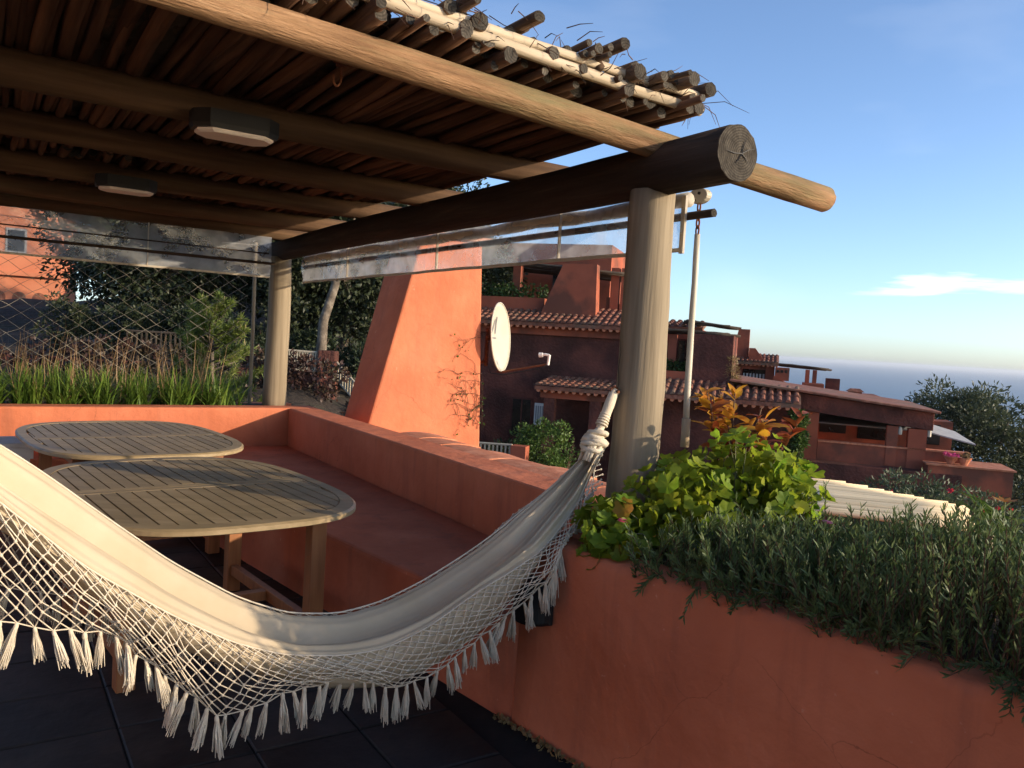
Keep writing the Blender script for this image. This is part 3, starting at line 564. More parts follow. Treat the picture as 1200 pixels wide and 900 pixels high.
# ============================================================ TABLES
TB = Vector((.78, .626, 0)); TS = Vector((.626, -.78, 0))
def sup(s, hb, hs, n=3.1): return hb*max(0, 1-abs(s/hs)**n)**(1/n)
def make_table(c, label, dirt):
    c = Vector(c); t = thing('garden_table', label, 'table', c, 'oval slatted garden tables'); hb, hs, n = .645, .92, 3.1; top, th = .74, .032
    def sp(q, k): 
        cq, sq = math.cos(q), math.sin(q); return (hb*k*math.copysign(abs(cq)**(2/n), cq), hs*k*math.copysign(abs(sq)**(2/n), sq))
    mb = MB(); NN = 96; prof = [(.905, top-.004), (.905, top), (.985, top), (1.0, top-.008), (1.0, top-th+.006), (.985, top-th), (.905, top-th)]
    for i in range(NN):
        q = 2*math.pi*i/NN
        for k, z in prof: b, s = sp(q, k); mb.v.append(c+TB*b+TS*s+Z*z)
    m = len(prof)
    for i in range(NN):
        for k in range(m): k2 = (k+1) % m; j = (i+1) % NN; mb.f.append((i*m+k, i*m+k2, j*m+k2, j*m+k)); mb.m.append(0)
    mb.build('rim', M['teak'], t)
    # centre rail, joint and slats, each cut to the oval
    hbI, hsI = hb*.902, hs*.902
    mb = MB(); w = .052
    x = sup(w, hbI, hsI); mb.box(c, (TB, TS, Z), (-x+.004, -w, top-th), (x-.004, -.001, top-.001)); mb.build('centre_rail', M['teak'], t, bevel=.002)
    mb = MB(); mb.box(c, (TB, TS, Z), (-x+.004, .001, top-th), (x-.004, w, top-.001)); mb.build('centre_rail', M['teak'], t, bevel=.002)
    ns = 17; pitch = 2*.56/ns
    for side in (-1, 1):
        for k in range(ns):
            b0 = -.56+k*pitch+.0045; b1 = b0+pitch-.009; mb = MB()
            def smax(b): return hsI*max(0, 1-abs(b/hbI)**n)**(1/n)
            bs = [b0, (b0+b1)/2, b1]; pts = []
            for b in bs: pts.append((b, smax(b)-.003))
            if min(p[1] for p in pts) < w+.03: continue
            loop = [(b0, w+.004), (b1, w+.004)]+[pts[2], pts[1], pts[0]]
            if side < 0: loop = [(x_, -y_) for x_, y_ in reversed(loop)]
            d = -.0012-random.random()*.001
            mb.v = [c+TB*x_+TS*y_+Z*(top+d) for x_, y_ in loop]+[c+TB*x_+TS*y_+Z*(top-.02) for x_, y_ in loop]
            mb.f = [tuple(range(5)), tuple(reversed(range(5, 10)))]+[(k_, k_+5, (k_+1) % 5+5, (k_+1) % 5) for k_ in range(5)]; mb.m = [0]*7
            mb.build('slat', M['teak'], t)
    # outermost strips
    for sgn in (-1, 1):
        x0, x1 = .562, hbI*.985; s_ = hsI*max(0, 1-(x0/hbI)**n)**(1/n)*.9
        mb = MB(); mb.box(c, (TB, TS, Z), (min(sgn*x0, sgn*x1), -s_*.7, top-.02), (max(sgn*x0, sgn*x1), s_*.7, top-.0015)); mb.build('side_strip', M['teak'], t)
    for (sb, ss) in ((-1, -1), (-1, 1), (1, -1), (1, 1)):
        p = c+TB*sb*.42+TS*ss*.54; mb = MB(); mb.box(p, (TB, TS, Z), (-.038, -.038, 0.0), (.038, .038, top-th-.001)); mb.build('leg', M['teakleg'], t, bevel=.005)
    for sb in (-1, 1):
        mb = MB(); mb.box(c+TB*sb*.42, (TB, TS, Z), (-.014, -.52, top-.115), (.014, .52, top-th-.002)); mb.build('apron', M['teakleg'], t, bevel=.003)
        mb = MB(); mb.box(c+TB*sb*.42, (TB, TS, Z), (-.02, -.52, .10), (.02, .52, .16)); mb.build('stretcher', M['teakleg'], t, bevel=.003)
    for ss in (-1, 1):
        mb = MB(); mb.box(c+TS*ss*.54, (TB, TS, Z), (-.38, -.014, top-.115), (.38, .014, top-th-.002)); mb.build('apron', M['teakleg'], t, bevel=.003)
    mb = MB(); mb.box(c, (TB, TS, Z), (-.398, -.03, .105), (.398, .03, .155)); mb.build('cross_stretcher', M['teakleg'], t, bevel=.003)
    return t
make_table((-1.56, 4.04, 0), 'nearer oval slatted teak table, closest to the hammock', 0)
make_table((-2.63, 5.645, 0), 'farther oval slatted teak table standing by the back parapet', 0)
# white garden bench at the left edge
o = W(.95, -2.9, 0); gb = thing('white_bench', 'white painted bench at the left edge behind the tables', 'bench', o)
for i in range(3):
    mb = MB(); mb.box(o, ax, (-.20+i*.135, -1.2, .60), (-.075+i*.135, .78, .635)); mb.build('seat_plank', M['white'], gb, bevel=.006)
for e_ in (-1.1, .68):
    for a_ in (-.16, .14):
        mb = MB(); mb.box(o, ax, (a_-.022, e_-.03, 0), (a_+.022, e_+.03, .599)); mb.build('leg', M['white'], gb, bevel=.004)
for a_ in (-.185, .165):
    mb = MB(); mb.box(o, ax, (a_-.012, -1.15, .52), (a_+.012, .73, .598)); mb.build('rail', M['white'], gb, bevel=.003)

# ============================================================ HAMMOCK  (s runs from the post to the left, q towards the camera)
HR = Vector((.50, 3.62, 0))
def H(s, q, z): return HR-E*s+A*(q+.17*min(1, max(0, s-.12)/.5))+Z*z
back = [(.10, 1.135), (.196, 1.071), (.369, .955), (.601, .829), (.743, .724), (.96, .619), (1.131, .559), (1.295, .536), (1.481, .562), (1.657, .64), (1.874, .785), (2.074, .949), (2.212, 1.067), (2.341, 1.167), (2.6, 1.36), (2.75, 1.45)]
trough = [(.10, 1.125), (.198, 1.051), (.395, .916), (.578, .81), (.81, .675), (1.018, .565), (1.183, .52), (1.34, .506), (1.518, .525), (1.686, .595), (1.895, .73), (2.085, .88), (2.218, .985), (2.341, 1.085), (2.6, 1.31), (2.75, 1.44)]
front = [(.10, 1.12), (.215, 1.035), (.315, .91), (.495, .805), (.742, .713), (.884, .654), (1.082, .548), (1.239, .498), (1.389, .499), (1.586, .534), (1.744, .599), (1.917, .705), (2.141, .866), (2.224, .944), (2.343, 1.055), (2.6, 1.30), (2.75, 1.44)]
belly = [(.10, 1.11), (.25, .93), (.40, .83), (.52, .77), (.65, .60), (.823, .445), (1.029, .345), (1.193, .317), (1.35, .335), (1.556, .407), (1.772, .50), (1.97, .623), (2.2, .83), (2.4, 1.02), (2.75, 1.43)]
border = [(.17, .93), (.25, .86), (.382, .80), (.56, .775), (.60, .69), (.64, .61), (.708, .548), (.854, .458), (.956, .405), (1.039, .358), (1.169, .333), (1.27, .38), (1.373, .402), (1.47, .402), (1.571, .388), (1.67, .365), (1.758, .352), (1.83, .42), (1.904, .503), (1.999, .595), (2.046, .649), (2.132, .677), (2.236, .703), (2.334, .729), (2.6, .83)]
borderq = [(.17, .03), (.25, .02), (.382, .08), (.56, .19), (.60, .19), (.64, .12), (.75, .10), (2.6, .10)]
def smooth_curve(pts, n=400, w=13):
    x = np.linspace(pts[0][0], pts[-1][0], n); y = np.interp(x, [p[0] for p in pts], [p[1] for p in pts])
    k = np.hanning(w+2)[1:-1]; k /= k.sum(); yp = np.pad(y, w//2, mode='reflect', reflect_type='odd'); return list(zip(x, np.convolve(yp, k, 'valid')))
back, trough, front, belly = [smooth_curve(c_, 400, 25) for c_ in (back, trough, front, belly)]
border = smooth_curve(border, 500, 13)
ham = thing('hammock', 'cream cotton hammock with net fringe slung from the right post', 'hammock', H(1.25, 0, .2))
def gq(s): return min(1, max(.22, .22+.78*(s-.15)/.6), max(.3, (3.0-s)/.7))
def section(s):
    zb, zt, zf, zl = (interp(c_, s) for c_ in (back, trough, front, belly)); g = gq(s)
    return [(-.16, zb-.05*g), (-.135, zb-.005*g), (-.11, zb), (-.07, zb-.012*g), (-.035, zt-.035*g), (.0, zt-.060*g), (.035, zt-.022*g), (.07, zt+.012*g), (.105, (zt+zf)/2+.012*g), (.128, zf), (.138, zf-.03*g), (.135, zf*.7+zl*.3), (.11, zf*.35+zl*.65), (.06, zl+.015), (.01, zl), (-.05, zl+.02), (-.11, zf*.4+zl*.6), (-.15, zb*.55+zl*.45)], g
secs = []; NS = 130; NC = 72
ph = [random.uniform(0, 6.3) for _ in range(8)]
for i in range(NS+1):
    s = .12+(2.75-.12)*i/NS; sec, g = section(s); m = len(sec); tt = np.linspace(0, m-1, NC)
    qs = np.interp(tt, range(m), [p[0] for p in sec])*g; zs = np.interp(tt, range(m), [p[1] for p in sec])
    for w_ in range(2): qs[1:-1] = (qs[:-2]+2*qs[1:-1]+qs[2:])/4; zs[1:-1] = (zs[:-2]+2*zs[1:-1]+zs[2:])/4
    amp = .0035+.011*math.exp(-((s-.12)/.42)**2)+.007*math.exp(-((s-2.75)/.4)**2)
    fold = [amp*(math.sin(k*.42*3.1+ph[0]+.5*s)+.7*math.sin(k*.42*1.37+ph[1]-.8*s)+.5*math.sin(k*.9+ph[2]+2.0*s)) for k in range(NC)]
    for k in range(NC): secs.append(H(s, qs[k]*(1+fold[k]*4)+fold[k]*.5, zs[k]+fold[k]))
mb = MB(); mb.v = secs; mb.f = [(i*NC+k, (i+1)*NC+k, (i+1)*NC+k+1, i*NC+k+1) for i in range(NS) for k in range(NC-1)]; mb.m = [0]*len(mb.f)
mb.build('cloth', M['cotton'], ham, True)
def cord_wob(p): return p+Vector((random.gauss(0, .004), random.gauss(0, .004), random.gauss(0, .004)))
def net(rim, bord, cols, rows, nm, r):
    # rim(u), bord(u) -> points, u in 0..1
    G = []
    for i in range(cols+1):
        u = i/cols; a, b = rim(u), bord(u); rowp = []
        for j in range(rows+1):
            t = j/rows; p = a.lerp(b, t)+A*.035*math.sin(math.pi*t)*(1 if nm == 'front_net' else -1); rowp.append(cord_wob(p) if 0 < j else p)
        G.append(rowp)
    mb = MB()
    for i in range(cols+1):
        for sg in (1, -1):
            pts = []
            for j in range(rows+1):
                k = i+sg*j
                if 0 <= k <= cols: pts.append(G[k][j])
            if len(pts) > 1: mb.tube(pts, r, 4, False)
    mb.tube([G[i][rows] for i in range(cols+1)], r*1.15, 5)
    mb.tube([G[i][0] for i in range(cols+1)], r*1.6, 5)
    for i in range(cols+1):
        for j in range(1, rows):                              # knots
            if (i+j) % 1 == 0: p = G[i][j]; mb.tube([p-Z*.005, p, p+Z*.005], [.0015, .0055, .0015], 5, False)
    mb.build(nm, M['cord'], ham, True); return [g[rows] for g in G]
def arc(curve, q, s0, s1, N=600):
    ss = np.linspace(s0, s1, N); P = [H(s, q(s) if callable(q) else q, interp(curve, s)) for s in ss]; d = np.cumsum([0]+[(P[i+1]-P[i]).length for i in range(N-1)]); d /= d[-1]
    def f(u):
        i = min(N-2, int(np.searchsorted(d, u))); i = max(i, 0); j = min(i+1, N-1); w = (u-d[i])/max(1e-9, d[j]-d[i]); return P[i].lerp(P[j], max(0, min(1, w)))
    return f
rimF = arc(front, lambda s: .136*gq(s), .17, 2.6); borF = arc(border, lambda s: interp(borderq, s), .17, 2.6)
fe = net(rimF, borF, 72, 7, 'front_net', .0019)
bback = smooth_curve([(.14, 1.0), (.25, .87), (.40, .80), (.56, .78), (.72, .52), (1.0, .40), (1.25, .37), (1.6, .44), (1.85, .56), (2.05, .66), (2.3, .73), (2.6, .88)], 300, 25)
rimB = arc(back, lambda s: -.15*gq(s), .14, 2.6); borB = arc(bback, lambda s: -.2*min(1, s/.6), .14, 2.6)
be = net(rimB, borB, 60, 6, 'back_net', .0019)
tas = []
for v_ in range(5):                                             # tassel: bound neck and a skirt of loose threads
    mb = MB(); mb.tube([Vector((0, 0, .004)), Vector((0, 0, -.006)), Vector((0, 0, -.014)), Vector((0, 0, -.022))], [.003, .007, .0075, .006], 6)
    for k in range(34):
        q = random.uniform(0, 6.3); r1 = random.uniform(.002, .0055); r2 = random.uniform(.003, .018)+(v_ % 2)*.003; L = random.uniform(.10, .138)
        d = Vector((math.cos(q), math.sin(q), 0)); mb.tube([d*r1-Z*.016, d*(r1*.5+r2*.5)-Z*L*.5+Vector((random.gauss(0, .002), random.gauss(0, .002), 0)), d*r2-Z*L], [.0026, .0032, .0014], 3, False)
    tas.append(mb.mesh('tassel', M['cord'], True))
for pts, skip in ((fe, 1), (be, 1)):
    for p in pts[::skip]:
        sc_ = random.uniform(.72, 1.0); child('tassel', random.choice(tas), ham, Matrix.Translation(p) @ Matrix.Rotation(random.gauss(0, .17), 4, 'X') @ Matrix.Rotation(random.gauss(0, .17), 4, 'Y') @ Matrix.Rotation(random.uniform(0, 6.3), 4, 'Z') @ Matrix.Scale(sc_, 4))
# gathered end: knot of wound cotton and the thick eye loop
k0 = H(.165, .0, 1.13); k1 = H(.06, 0, 1.355); dk = (k1-k0).normalized(); uk = dk.cross(A).normalized(); wk = dk.cross(uk)
mb = MB()
for w_ in range(9):
    tilt = random.uniform(-.7, .7); off = random.uniform(-.045, .055); R0 = .040*(1-abs(off)*6)+.008
    mb.tube([k0+dk*(off+.03*math.sin(q*1+tilt*3)*tilt)+(uk*math.cos(q)+wk*math.sin(q))*R0*(1+.1*math.sin(3*q+w_)) for q in np.linspace(0, 6.6, 15)], .0115, 6)
for w_ in range(12):
    q = random.uniform(0, 6.3); p = k0+(uk*math.cos(q)+wk*math.sin(q))*.038; mb.tube([p-dk*.09, p, p*.3+(k0+dk*.10)*.7], [.009, .010, .006], 5)
mb.tube([k0-dk*.06, k0-dk*.02, k0+dk*.03, k0+dk*.08], [.022, .036, .034, .014], 10)
mb.build('knot', M['cord'], ham, True)
mb = MB(); mb.tube([k0-dk*.03, k0+dk*.07, k0+dk*.12, k0+dk*.19, k0+dk*.245, k0+dk*.262], [.020, .017, .022, .024, .021, .010], 10)
for w_ in range(5): mb.tube([k0+dk*(.09+.012*w_)+(uk*math.cos(q)+wk*math.sin(q))*(.024-.001*w_) for q in np.linspace(0, 6.6, 12)], .005, 5)
mb.tube([k0+dk*.12+wk*.03, k0+dk*.10+wk*.035-Z*.03, k0+dk*.09+wk*.04-Z*.05], [.006, .005, .006], 5)
mb.build('eye_loop', M['cord'], ham, True)
mb = MB(); hp_ = k0+dk*.25; mb.tube([hp_+A*.03, hp_, hp_+(W(5.0, -.1, hp_.z)-hp_)*.6], .007, 6); mb.tube([hp_+(E*math.cos(q)+Z*math.sin(q))*.02 for q in np.linspace(0, 6.28, 11)], .005, 5); mb.build('hook', M['rust'], ham)
# ============================================================ NEAR CHIMNEY, DISH, VINE
CQ = Vector((-.2925, 8.424, 0))
def ch(e, d, z): return CQ+E*e-A*d+Z*z
def cz_(z): return (z-1.55)/1.17+1.55
def cl_e(z): return 1.17*(-1.08+(cz_(z)-.77)*.256)
def cr_e(z): return -1.17*(cz_(z)-.58)*.05
chm = thing('chimney', 'tall tapering terracotta chimney rising behind the parapet', 'chimney', ch(-.5, .3, -4))
mb = MB(); zz = [-4, -1, .5, 1.2, 1.9, 2.52]
for z in zz: mb.v += [ch(cl_e(z) if z > -2 else -1.9, 0, z), ch(cr_e(z), 0, z), ch(cr_e(z), .70, z), ch(cl_e(z) if z > -2 else -1.9, .60+.03*z, z)]
for i in range(len(zz)-1):
    for k in range(4): k2 = (k+1) % 4; mb.f.append((i*4+k, i*4+k2, (i+1)*4+k2, (i+1)*4+k))
mb.f += [(3, 2, 1, 0), tuple((len(zz)-1)*4+k for k in range(4))]; mb.m = [0]*len(mb.f); mb.build('stack', M['stucco'], chm, bevel=.02)
mb = MB(); mb.box(CQ, (E, -A, Z), (-.90, -.06, 2.521), (-.02, .78, 2.57)); mb.build('cap', M['tile'], chm, bevel=.01)
# creeper twigs
o = ch(-.05, -.02, .4); vn = thing('dry_creeper', 'bare reddish creeper twigs climbing the right edge of the near chimney', 'creeper', o)
mb = MB(); lf = []
def creep(p, ang, n, r):
    e_, z_ = p; pts = []
    for i in range(n):
        pts.append(ch(min(e_, cr_e(z_)+.015), -.006-abs(random.gauss(0, .006)), z_)); ang += random.gauss(0, .35); e_ += math.cos(ang)*.035; z_ += math.sin(ang)*.035
        if random.random() < .22 and r > .0015 and n > 5: creep((e_, z_), ang+random.choice((-1, 1))*random.uniform(.4, 1.1), n//2, r*.7)
        if random.random() < .08: lf.append(pts[-1])
    if len(pts) > 1: mb.tube(pts, [r*(1-.7*i/len(pts)) for i in range(len(pts))], 4, False)
for k in range(9): creep((random.uniform(-.2, .0), random.uniform(.45, .9)), random.uniform(1.1, 2.0), random.randint(9, 20), .0035)
creep((-.02, 1.55), 2.6, 12, .003); creep((-.03, 1.2), 3.6, 14, .0028)
mb.build('twig', M['twig'], vn, False, 'stuff')
P = np.array([list(p-A*-.01) for p in lf]) if lf else np.array([[*ch(-.1, -.02, 1)]])
npobj('leaf', leaf_cards(P, np.tile([list(A)], (len(P), 1)), .03, .024), M['shrub'], vn, 'stuff')
# dish
dn = Vector((.955, -.285, .08)).normalized(); dside = Z.cross(dn).normalized(); dup_ = dn.cross(dside); dc = Vector((-.146, 8.62, 1.585))
ds = thing('satellite_dish', 'cream satellite dish mounted on the right side of the near chimney', 'satellite dish', dc-Z*.4)
mb = MB(); rings = 9; nseg = 36
for i in range(rings+1):
    r = i/rings
    for k in range(nseg):
        q = 2*math.pi*k/nseg; mb.v.append(dc+dside*math.cos(q)*r*.322+dup_*math.sin(q)*r*.356+dn*(.075*r*r-.075))
for i in range(rings):
    for k in range(nseg): k2 = (k+1) % nseg; mb.f.append((i*nseg+k, i*nseg+k2, (i+1)*nseg+k2, (i+1)*nseg+k)); mb.m.append(0)
rf = mb.build('reflector', M['dish'], ds, True); sd = rf.modifiers.new('s', 'SOLIDIFY'); sd.thickness = .006; sd.offset = 0
mb = MB(); mb.tube([dc+dside*math.cos(q)*.324+dup_*math.sin(q)*.358 for q in np.linspace(0, 6.2832, 41)], .009, 6, False); mb.build('rim', M['dish'], rf, True)
def dpt(x, y): x, y = x*1.13, y*1.13; r2 = (x/.322)**2+(y/.356)**2; return dc+dside*x+dup_*y+dn*(.075*r2-.075+.009)
mb = MB()                                                  # printed mark: a broken curved stroke beside a bar
N2 = 12
for i in range(N2+1):
    t = i/N2; y = .17-.14*t; x0 = -.035-.085*(t**1.7)*(.4+.6*t); mb.v += [dpt(x0-.05*t, y), dpt(x0+.012, y)]
for i in range(N2): mb.f.append((2*i, 2*i+1, 2*i+3, 2*i+2)); mb.m.append(0)
b0 = len(mb.v); mb.v += [dpt(.0, .19), dpt(.022, .19), dpt(.022, .03), dpt(.0, .03)]; mb.f.append((b0, b0+1, b0+2, b0+3)); mb.m.append(0)
for j in range(6):
    b0 = len(mb.v); x = -.1+.024*j; mb.v += [dpt(x, .0), dpt(x+.016, .0), dpt(x+.016, -.014), dpt(x, -.014)]; mb.f.append((b0, b0+1, b0+2, b0+3)); mb.m.append(0)
mb.build('printed_mark', M['greymark'], rf)
lnb = Vector((.357, 8.41, 1.386)); ab = dc-dup_*.356
mb = MB(); mb.tube([ab-dn*.05, ab+Vector((0, 0, -.012)), lnb-Z*.05], [.011, .011, .010], 6); mb.build('feed_arm', M['rust'], ds)
mb = MB(); mb.tube([lnb-Z*.06, lnb+Z*.045+dn*.01], .014, 8); mb.tube([lnb+Z*.04+dn*.008, lnb+Z*.05-dn*.04, lnb+Z*.045-dn*.07], [.013, .014, .012], 8); mb.tube([lnb+Z*.045-dn*.06, lnb+Z*.045-dn*.10], [.024, .027], 10); mb.build('feed_horn', M['white'], ds)
mb = MB(); pc = dc-dn*.1; mb.tube([dc-dn*.075, pc-dn*.06], .03, 8); mb.tube([pc-dn*.05+Z*.1, pc-dn*.05-Z*.3], .022, 8); mb.tube([pc-dn*.05-Z*.25, ch(cr_e(1.2)-.02, .3, 1.25)], .018, 6); mb.build('bracket', M['rust'], ds)

mb = MB(); mb.tube([lnb-Z*.05, lnb-Z*.09-dn*.06, ab-Z*.04+dn*.02, ab-dn*.12-Z*.02, pc-dn*.06-Z*.2, ch(cr_e(1.0), .25, 1.0), ch(cr_e(.6)+.01, .2, .55)], .005, 5); mb.build('cable', M['black'], ds, True)
# ============================================================ PLANTER PLANTS
def lobed(R, lobes, n, cup, ser):
    v = [Vector((0, 0, 0))]; 
    for ring in (.55, 1.0):
        for k in range(n):
            q = -math.pi*.93+2*math.pi*.93*k/(n-1); r = R*ring*(1+(.13*math.cos(q*lobes)+ser*math.cos(q*lobes*3.0))*(ring > .9)); v.append(Vector((math.cos(q)*r, math.sin(q)*r, cup*R*ring**2+.08*R*math.cos(q*lobes)*ring)))
    f = [(0, 1+k, 2+k) for k in range(n-1)]+[(1+k, 1+n+k, 2+n+k, 2+k) for k in range(n-1)]
    mb = MB(); mb.v = v; mb.f = f; mb.m = [0]*len(f); return mb
gl = [lobed(.037*s, 7, 22, c_, .05).mesh('leaf', M['geranium'], True) for s, c_ in ((1, .35), (.85, .5), (1.12, .2), (.65, .55))]
gy = [lobed(.034, 7, 22, .3, .05).mesh('leaf', M['geranium_old'], True)]
def orient(nrm, roll, o, sc_=1):
    z = Vector(nrm).normalized(); x = z.orthogonal().normalized(); y = z.cross(x); return basis(x, y, z, Vector(o)) @ Matrix.Rotation(roll, 4, 'Z') @ Matrix.Scale(sc_, 4)
gb_ = W(5.55, -.05, .74)
ger = thing('geranium', 'bushy geranium with bright yellow-green leaves beside the right post', 'plant', gb_)
# lobes of the bush in the terrace frame: centre (a, e, z), radii
lobes = [((5.16, .16, .93), (.26, .24, .17)), ((5.46, .24, 1.02), (.25, .26, .24)), ((5.60, .22, .96), (.19, .24, .19)), ((5.44, -.14, .93), (.25, .22, .19)), ((5.33, -.37, .85), (.17, .16, .13)), ((5.44, -.50, .76), (.14, .10, .09))]
stem = MB(); pts = []
for k in range(299):
    w = random.choices(range(6), (.2, .28, .18, .18, .1, .06))[0]; c_, r_ = lobes[w]; d = Vector(rng.normal(0, 1, 3)).normalized(); rr = random.uniform(.72, 1.05)
    a, e, z = (c_[i]+d[i]*r_[i]*rr for i in range(3))
    if e < ef(a)+.02 and z < .76: z = random.uniform(.70, .8)
    if z < .77 and e > ef(a)+.03: z = .80+random.random()*.05
    p = W(a, e, z); out = A*d[0]+E*d[1]+Z*d[2]; nr = out*.75+Z*.55+Vector(rng.normal(0, .38, 3))
    old = random.random() < .06
    child('leaf', gy[0] if old else random.choice(gl), ger, orient(nr, random.uniform(0, 6.3), p, random.uniform(.75, 1.25)))
    root = W(c_[0]*.5+2.78+random.gauss(0, .05), c_[1]*.6+random.gauss(0, .05)+.0, .74); mid = root.lerp(p, .6)+Z*.04
    if k % 2 == 0: stem.tube([root, mid, p-nr.normalized()*.004], [.005, .0035, .0018], 4, False)
stem.build('stem', M['redstem'], ger, True)
vi = []
for k in range(2600):                                       # inner leaves that close the bush
    c_, r_ = random.choice(lobes); d = rng.normal(0, 1, 3); d /= np.linalg.norm(d); d *= random.uniform(.2, .85); a, e, z = (c_[i]+d[i]*r_[i] for i in range(3))
    if z > .76: vi.append(list(W(a, e, z)))
vi = np.array(vi); npobj('inner_foliage', leaf_cards(vi, rng.normal(0, 1, vi.shape)+np.array([0, 0, .6]), .042, .042, .5), M['geranium'], ger, 'stuff')
for (a, e, z) in ((5.45, -.46, .90), (5.93, .10, .96)):
    p = W(a, e, z); mb = MB()
    for k in range(7):
        q = k*.9; c0 = p+Vector((math.cos(q)*.010, math.sin(q)*.010, random.uniform(-.004, .008)))
        mb.add([c0+Vector((math.cos(q+t)*.011, math.sin(q+t)*.011, .004*math.sin(3*t))) for t in np.linspace(0, 6.28, 7)[:-1]], [(0, 1, 2, 3, 4, 5)])
    mb.build('flower', M['pinkflower'], ger)
# croton-like red and yellow shrub behind the geranium
cb = W(5.24, .36, .74); cro = thing('red_leaved_shrub', 'shrub with red and yellow leaves standing up behind the geranium', 'shrub', cb)
def lance(L, Wd, m):
    mb = MB(); n = 6
    for i in range(n+1):
        t = i/n; w = Wd*math.sin(math.pi*min(1, t*.92+.06))**.8*.5; z = -.25*L*t*t; mb.v += [Vector((L*t, -w, z+w*.35)), Vector((L*t, 0, z)), Vector((L*t, w, z+w*.35))]
    for i in range(n):
        for k in range(2): mb.f.append((i*3+k, (i+1)*3+k, (i+1)*3+k+1, i*3+k+1)); mb.m.append(0)
    return mb.mesh('leaf', m, True)
lr = [lance(.095, .040, M['croton']), lance(.07, .03, M['croton'])]; ly = [lance(.10, .042, M['croton_y']), lance(.075, .032, M['croton_y'])]
stem = MB()
for k in range(13):
    tp = W(5.24+random.gauss(0, .08), .36+random.gauss(0, .12), random.uniform(1.22, 1.39)); rt = cb+Vector((random.gauss(0, .04), random.gauss(0, .04), 0))
    stem.tube([rt, rt.lerp(tp, .5)+Z*.03, tp], [.007, .005, .003], 5)
    for j in range(15):
        p = rt.lerp(tp, random.uniform(.62, 1.02)); q = random.uniform(0, 6.3); el = random.uniform(.05, 1.1); x = Vector((math.cos(q)*math.cos(el), math.sin(q)*math.cos(el), math.sin(el))); y = Z.cross(x).normalized(); z = x.cross(y)
        yel = (k % 2 == 0 and p.z > 1.16)
        child('leaf', random.choice(ly if yel else lr), cro, basis(x, y, z, p) @ Matrix.Rotation(random.gauss(0, .4), 4, 'X') @ Matrix.Scale(random.uniform(.7, 1.15), 4))
stem.build('stem', M['twig'], cro, True)
# rosemary: stems set with needles
def rosemary(stems, nl):
    parts = []; smb = MB()
    for (p, tip, drop) in stems:
        p, tip = np.array(p), np.array(tip); t = np.linspace(.12, 1, nl)[:, None]; mid = (p+tip)/2+rng.normal(0, .012, 3)+np.array([0, 0, drop])
        c = (1-t)**2*p+2*t*(1-t)*mid+t*t*tip; d = (tip-p); d /= np.linalg.norm(d)
        c = np.repeat(c, 3, 0); rad = rng.normal(0, 1, c.shape); rad -= (rad@d)[:, None]*d; rad /= np.linalg.norm(rad, axis=1, keepdims=True)
        parts.append(leaf_cards(c, rad*.6+d*1.0, .030, .0058, .15, .06)); smb.tube([Vector(p), Vector((p+2*mid+tip)/4), Vector(tip)], [.0028, .0022, .0012], 3, False)
    return join(parts), smb
st = []
for k in range(1500):
    a = rng.uniform(5.62, 8.2) if k > 350 else rng.uniform(5.66, 6.5); e = rng.uniform(ef(a)+.02, .42); hh = rng.uniform(.12, .27)+.10*min(1.2, max(0, a-6.0)/.6)+.03*math.sin(a*7+e*5)
    p = W(a, e, .73); lean = Vector((rng.normal(0, .05), rng.normal(0, .05), 0))
    if a < 5.9: hh *= .8
    st.append((list(p), list(p+Z*hh+lean+E*(-.05 if e < ef(a)+.12 else 0)), 0))
for k in range(46):                                           # tall sprigs
    a = rng.uniform(5.75, 7.4); e = rng.uniform(-.1, .42); p = W(a, e, .76); st.append((list(p), list(p+Z*rng.uniform(.20, .30)+Z*.10*min(1.2, max(0, a-6.0)/.6)+Vector((rng.normal(0, .05), rng.normal(0, .05), 0))), 0))
for k in range(80):                                          # sprigs hanging over the edge
    a = rng.uniform(5.75, 8.2); p = W(a, ef(a)+rng.uniform(.01, .10), .79); st.append((list(p), list(W(a+rng.normal(0, .05), ef(a)-rng.uniform(.01, .06), .79-rng.uniform(-.12, .01 if k % 6 else .10))), .06))
VF, smb = rosemary(st, 13)
ros = npobj('rosemary', VF, M['rosemary'], None, 'stuff'); tag(ros, 'dense dark green rosemary filling and overhanging the right planter', 'rosemary')
smb.build('stems', M['twig'], ros, True, 'stuff')
# a few dry stalks lying in the rosemary and a yellow flower at the right edge
mb = MB(); mb.tube([W(6.62, .05, 1.0), W(6.78, -.12, .93), W(6.95, -.25, .87)], .0022, 4); mb.tube([W(6.9, -.42, .85), W(7.1, -.36, .845)], .004, 4); mb.tube([W(6.5, -.05, .98), W(6.62, -.18, .9)], .002, 4); dst = mb.build('dry_stalk', M['straw'], None); tag(dst, 'pale dry stalks lying across the rosemary at the right', 'stalk')
# spiky daisy-like plant at the right frame edge
fb = W(6.36, .46, .74); fl = thing('yellow_flower_plant', 'narrow leaved plant with a yellow-orange flower at the right edge', 'plant', fb)
P = np.array([list(fb+Z*random.uniform(.1, .32)) for k in range(40)]); npobj('foliage', leaf_cards(P, rng.normal(0, 1, P.shape)*[1, 1, .4]+[0, 0, .7], .14, .014, .2), M['shrub'], fl)
mb = MB(); c0 = fb+Z*.36
for k in range(9):
    q = k*.7; d = Vector((math.cos(q), math.sin(q), .25)); s_ = Vector((-math.sin(q), math.cos(q), 0)); mb.add([c0, c0+d*.028+s_*.009, c0+d*.048, c0+d*.028-s_*.009], [(0, 1, 2, 3)])
mb.build('flower', M['croton_y'], fl); mb = MB(); mb.tube([fb, fb+Z*.18, c0], .003, 5); mb.build('stem', M['redstem'], fl)

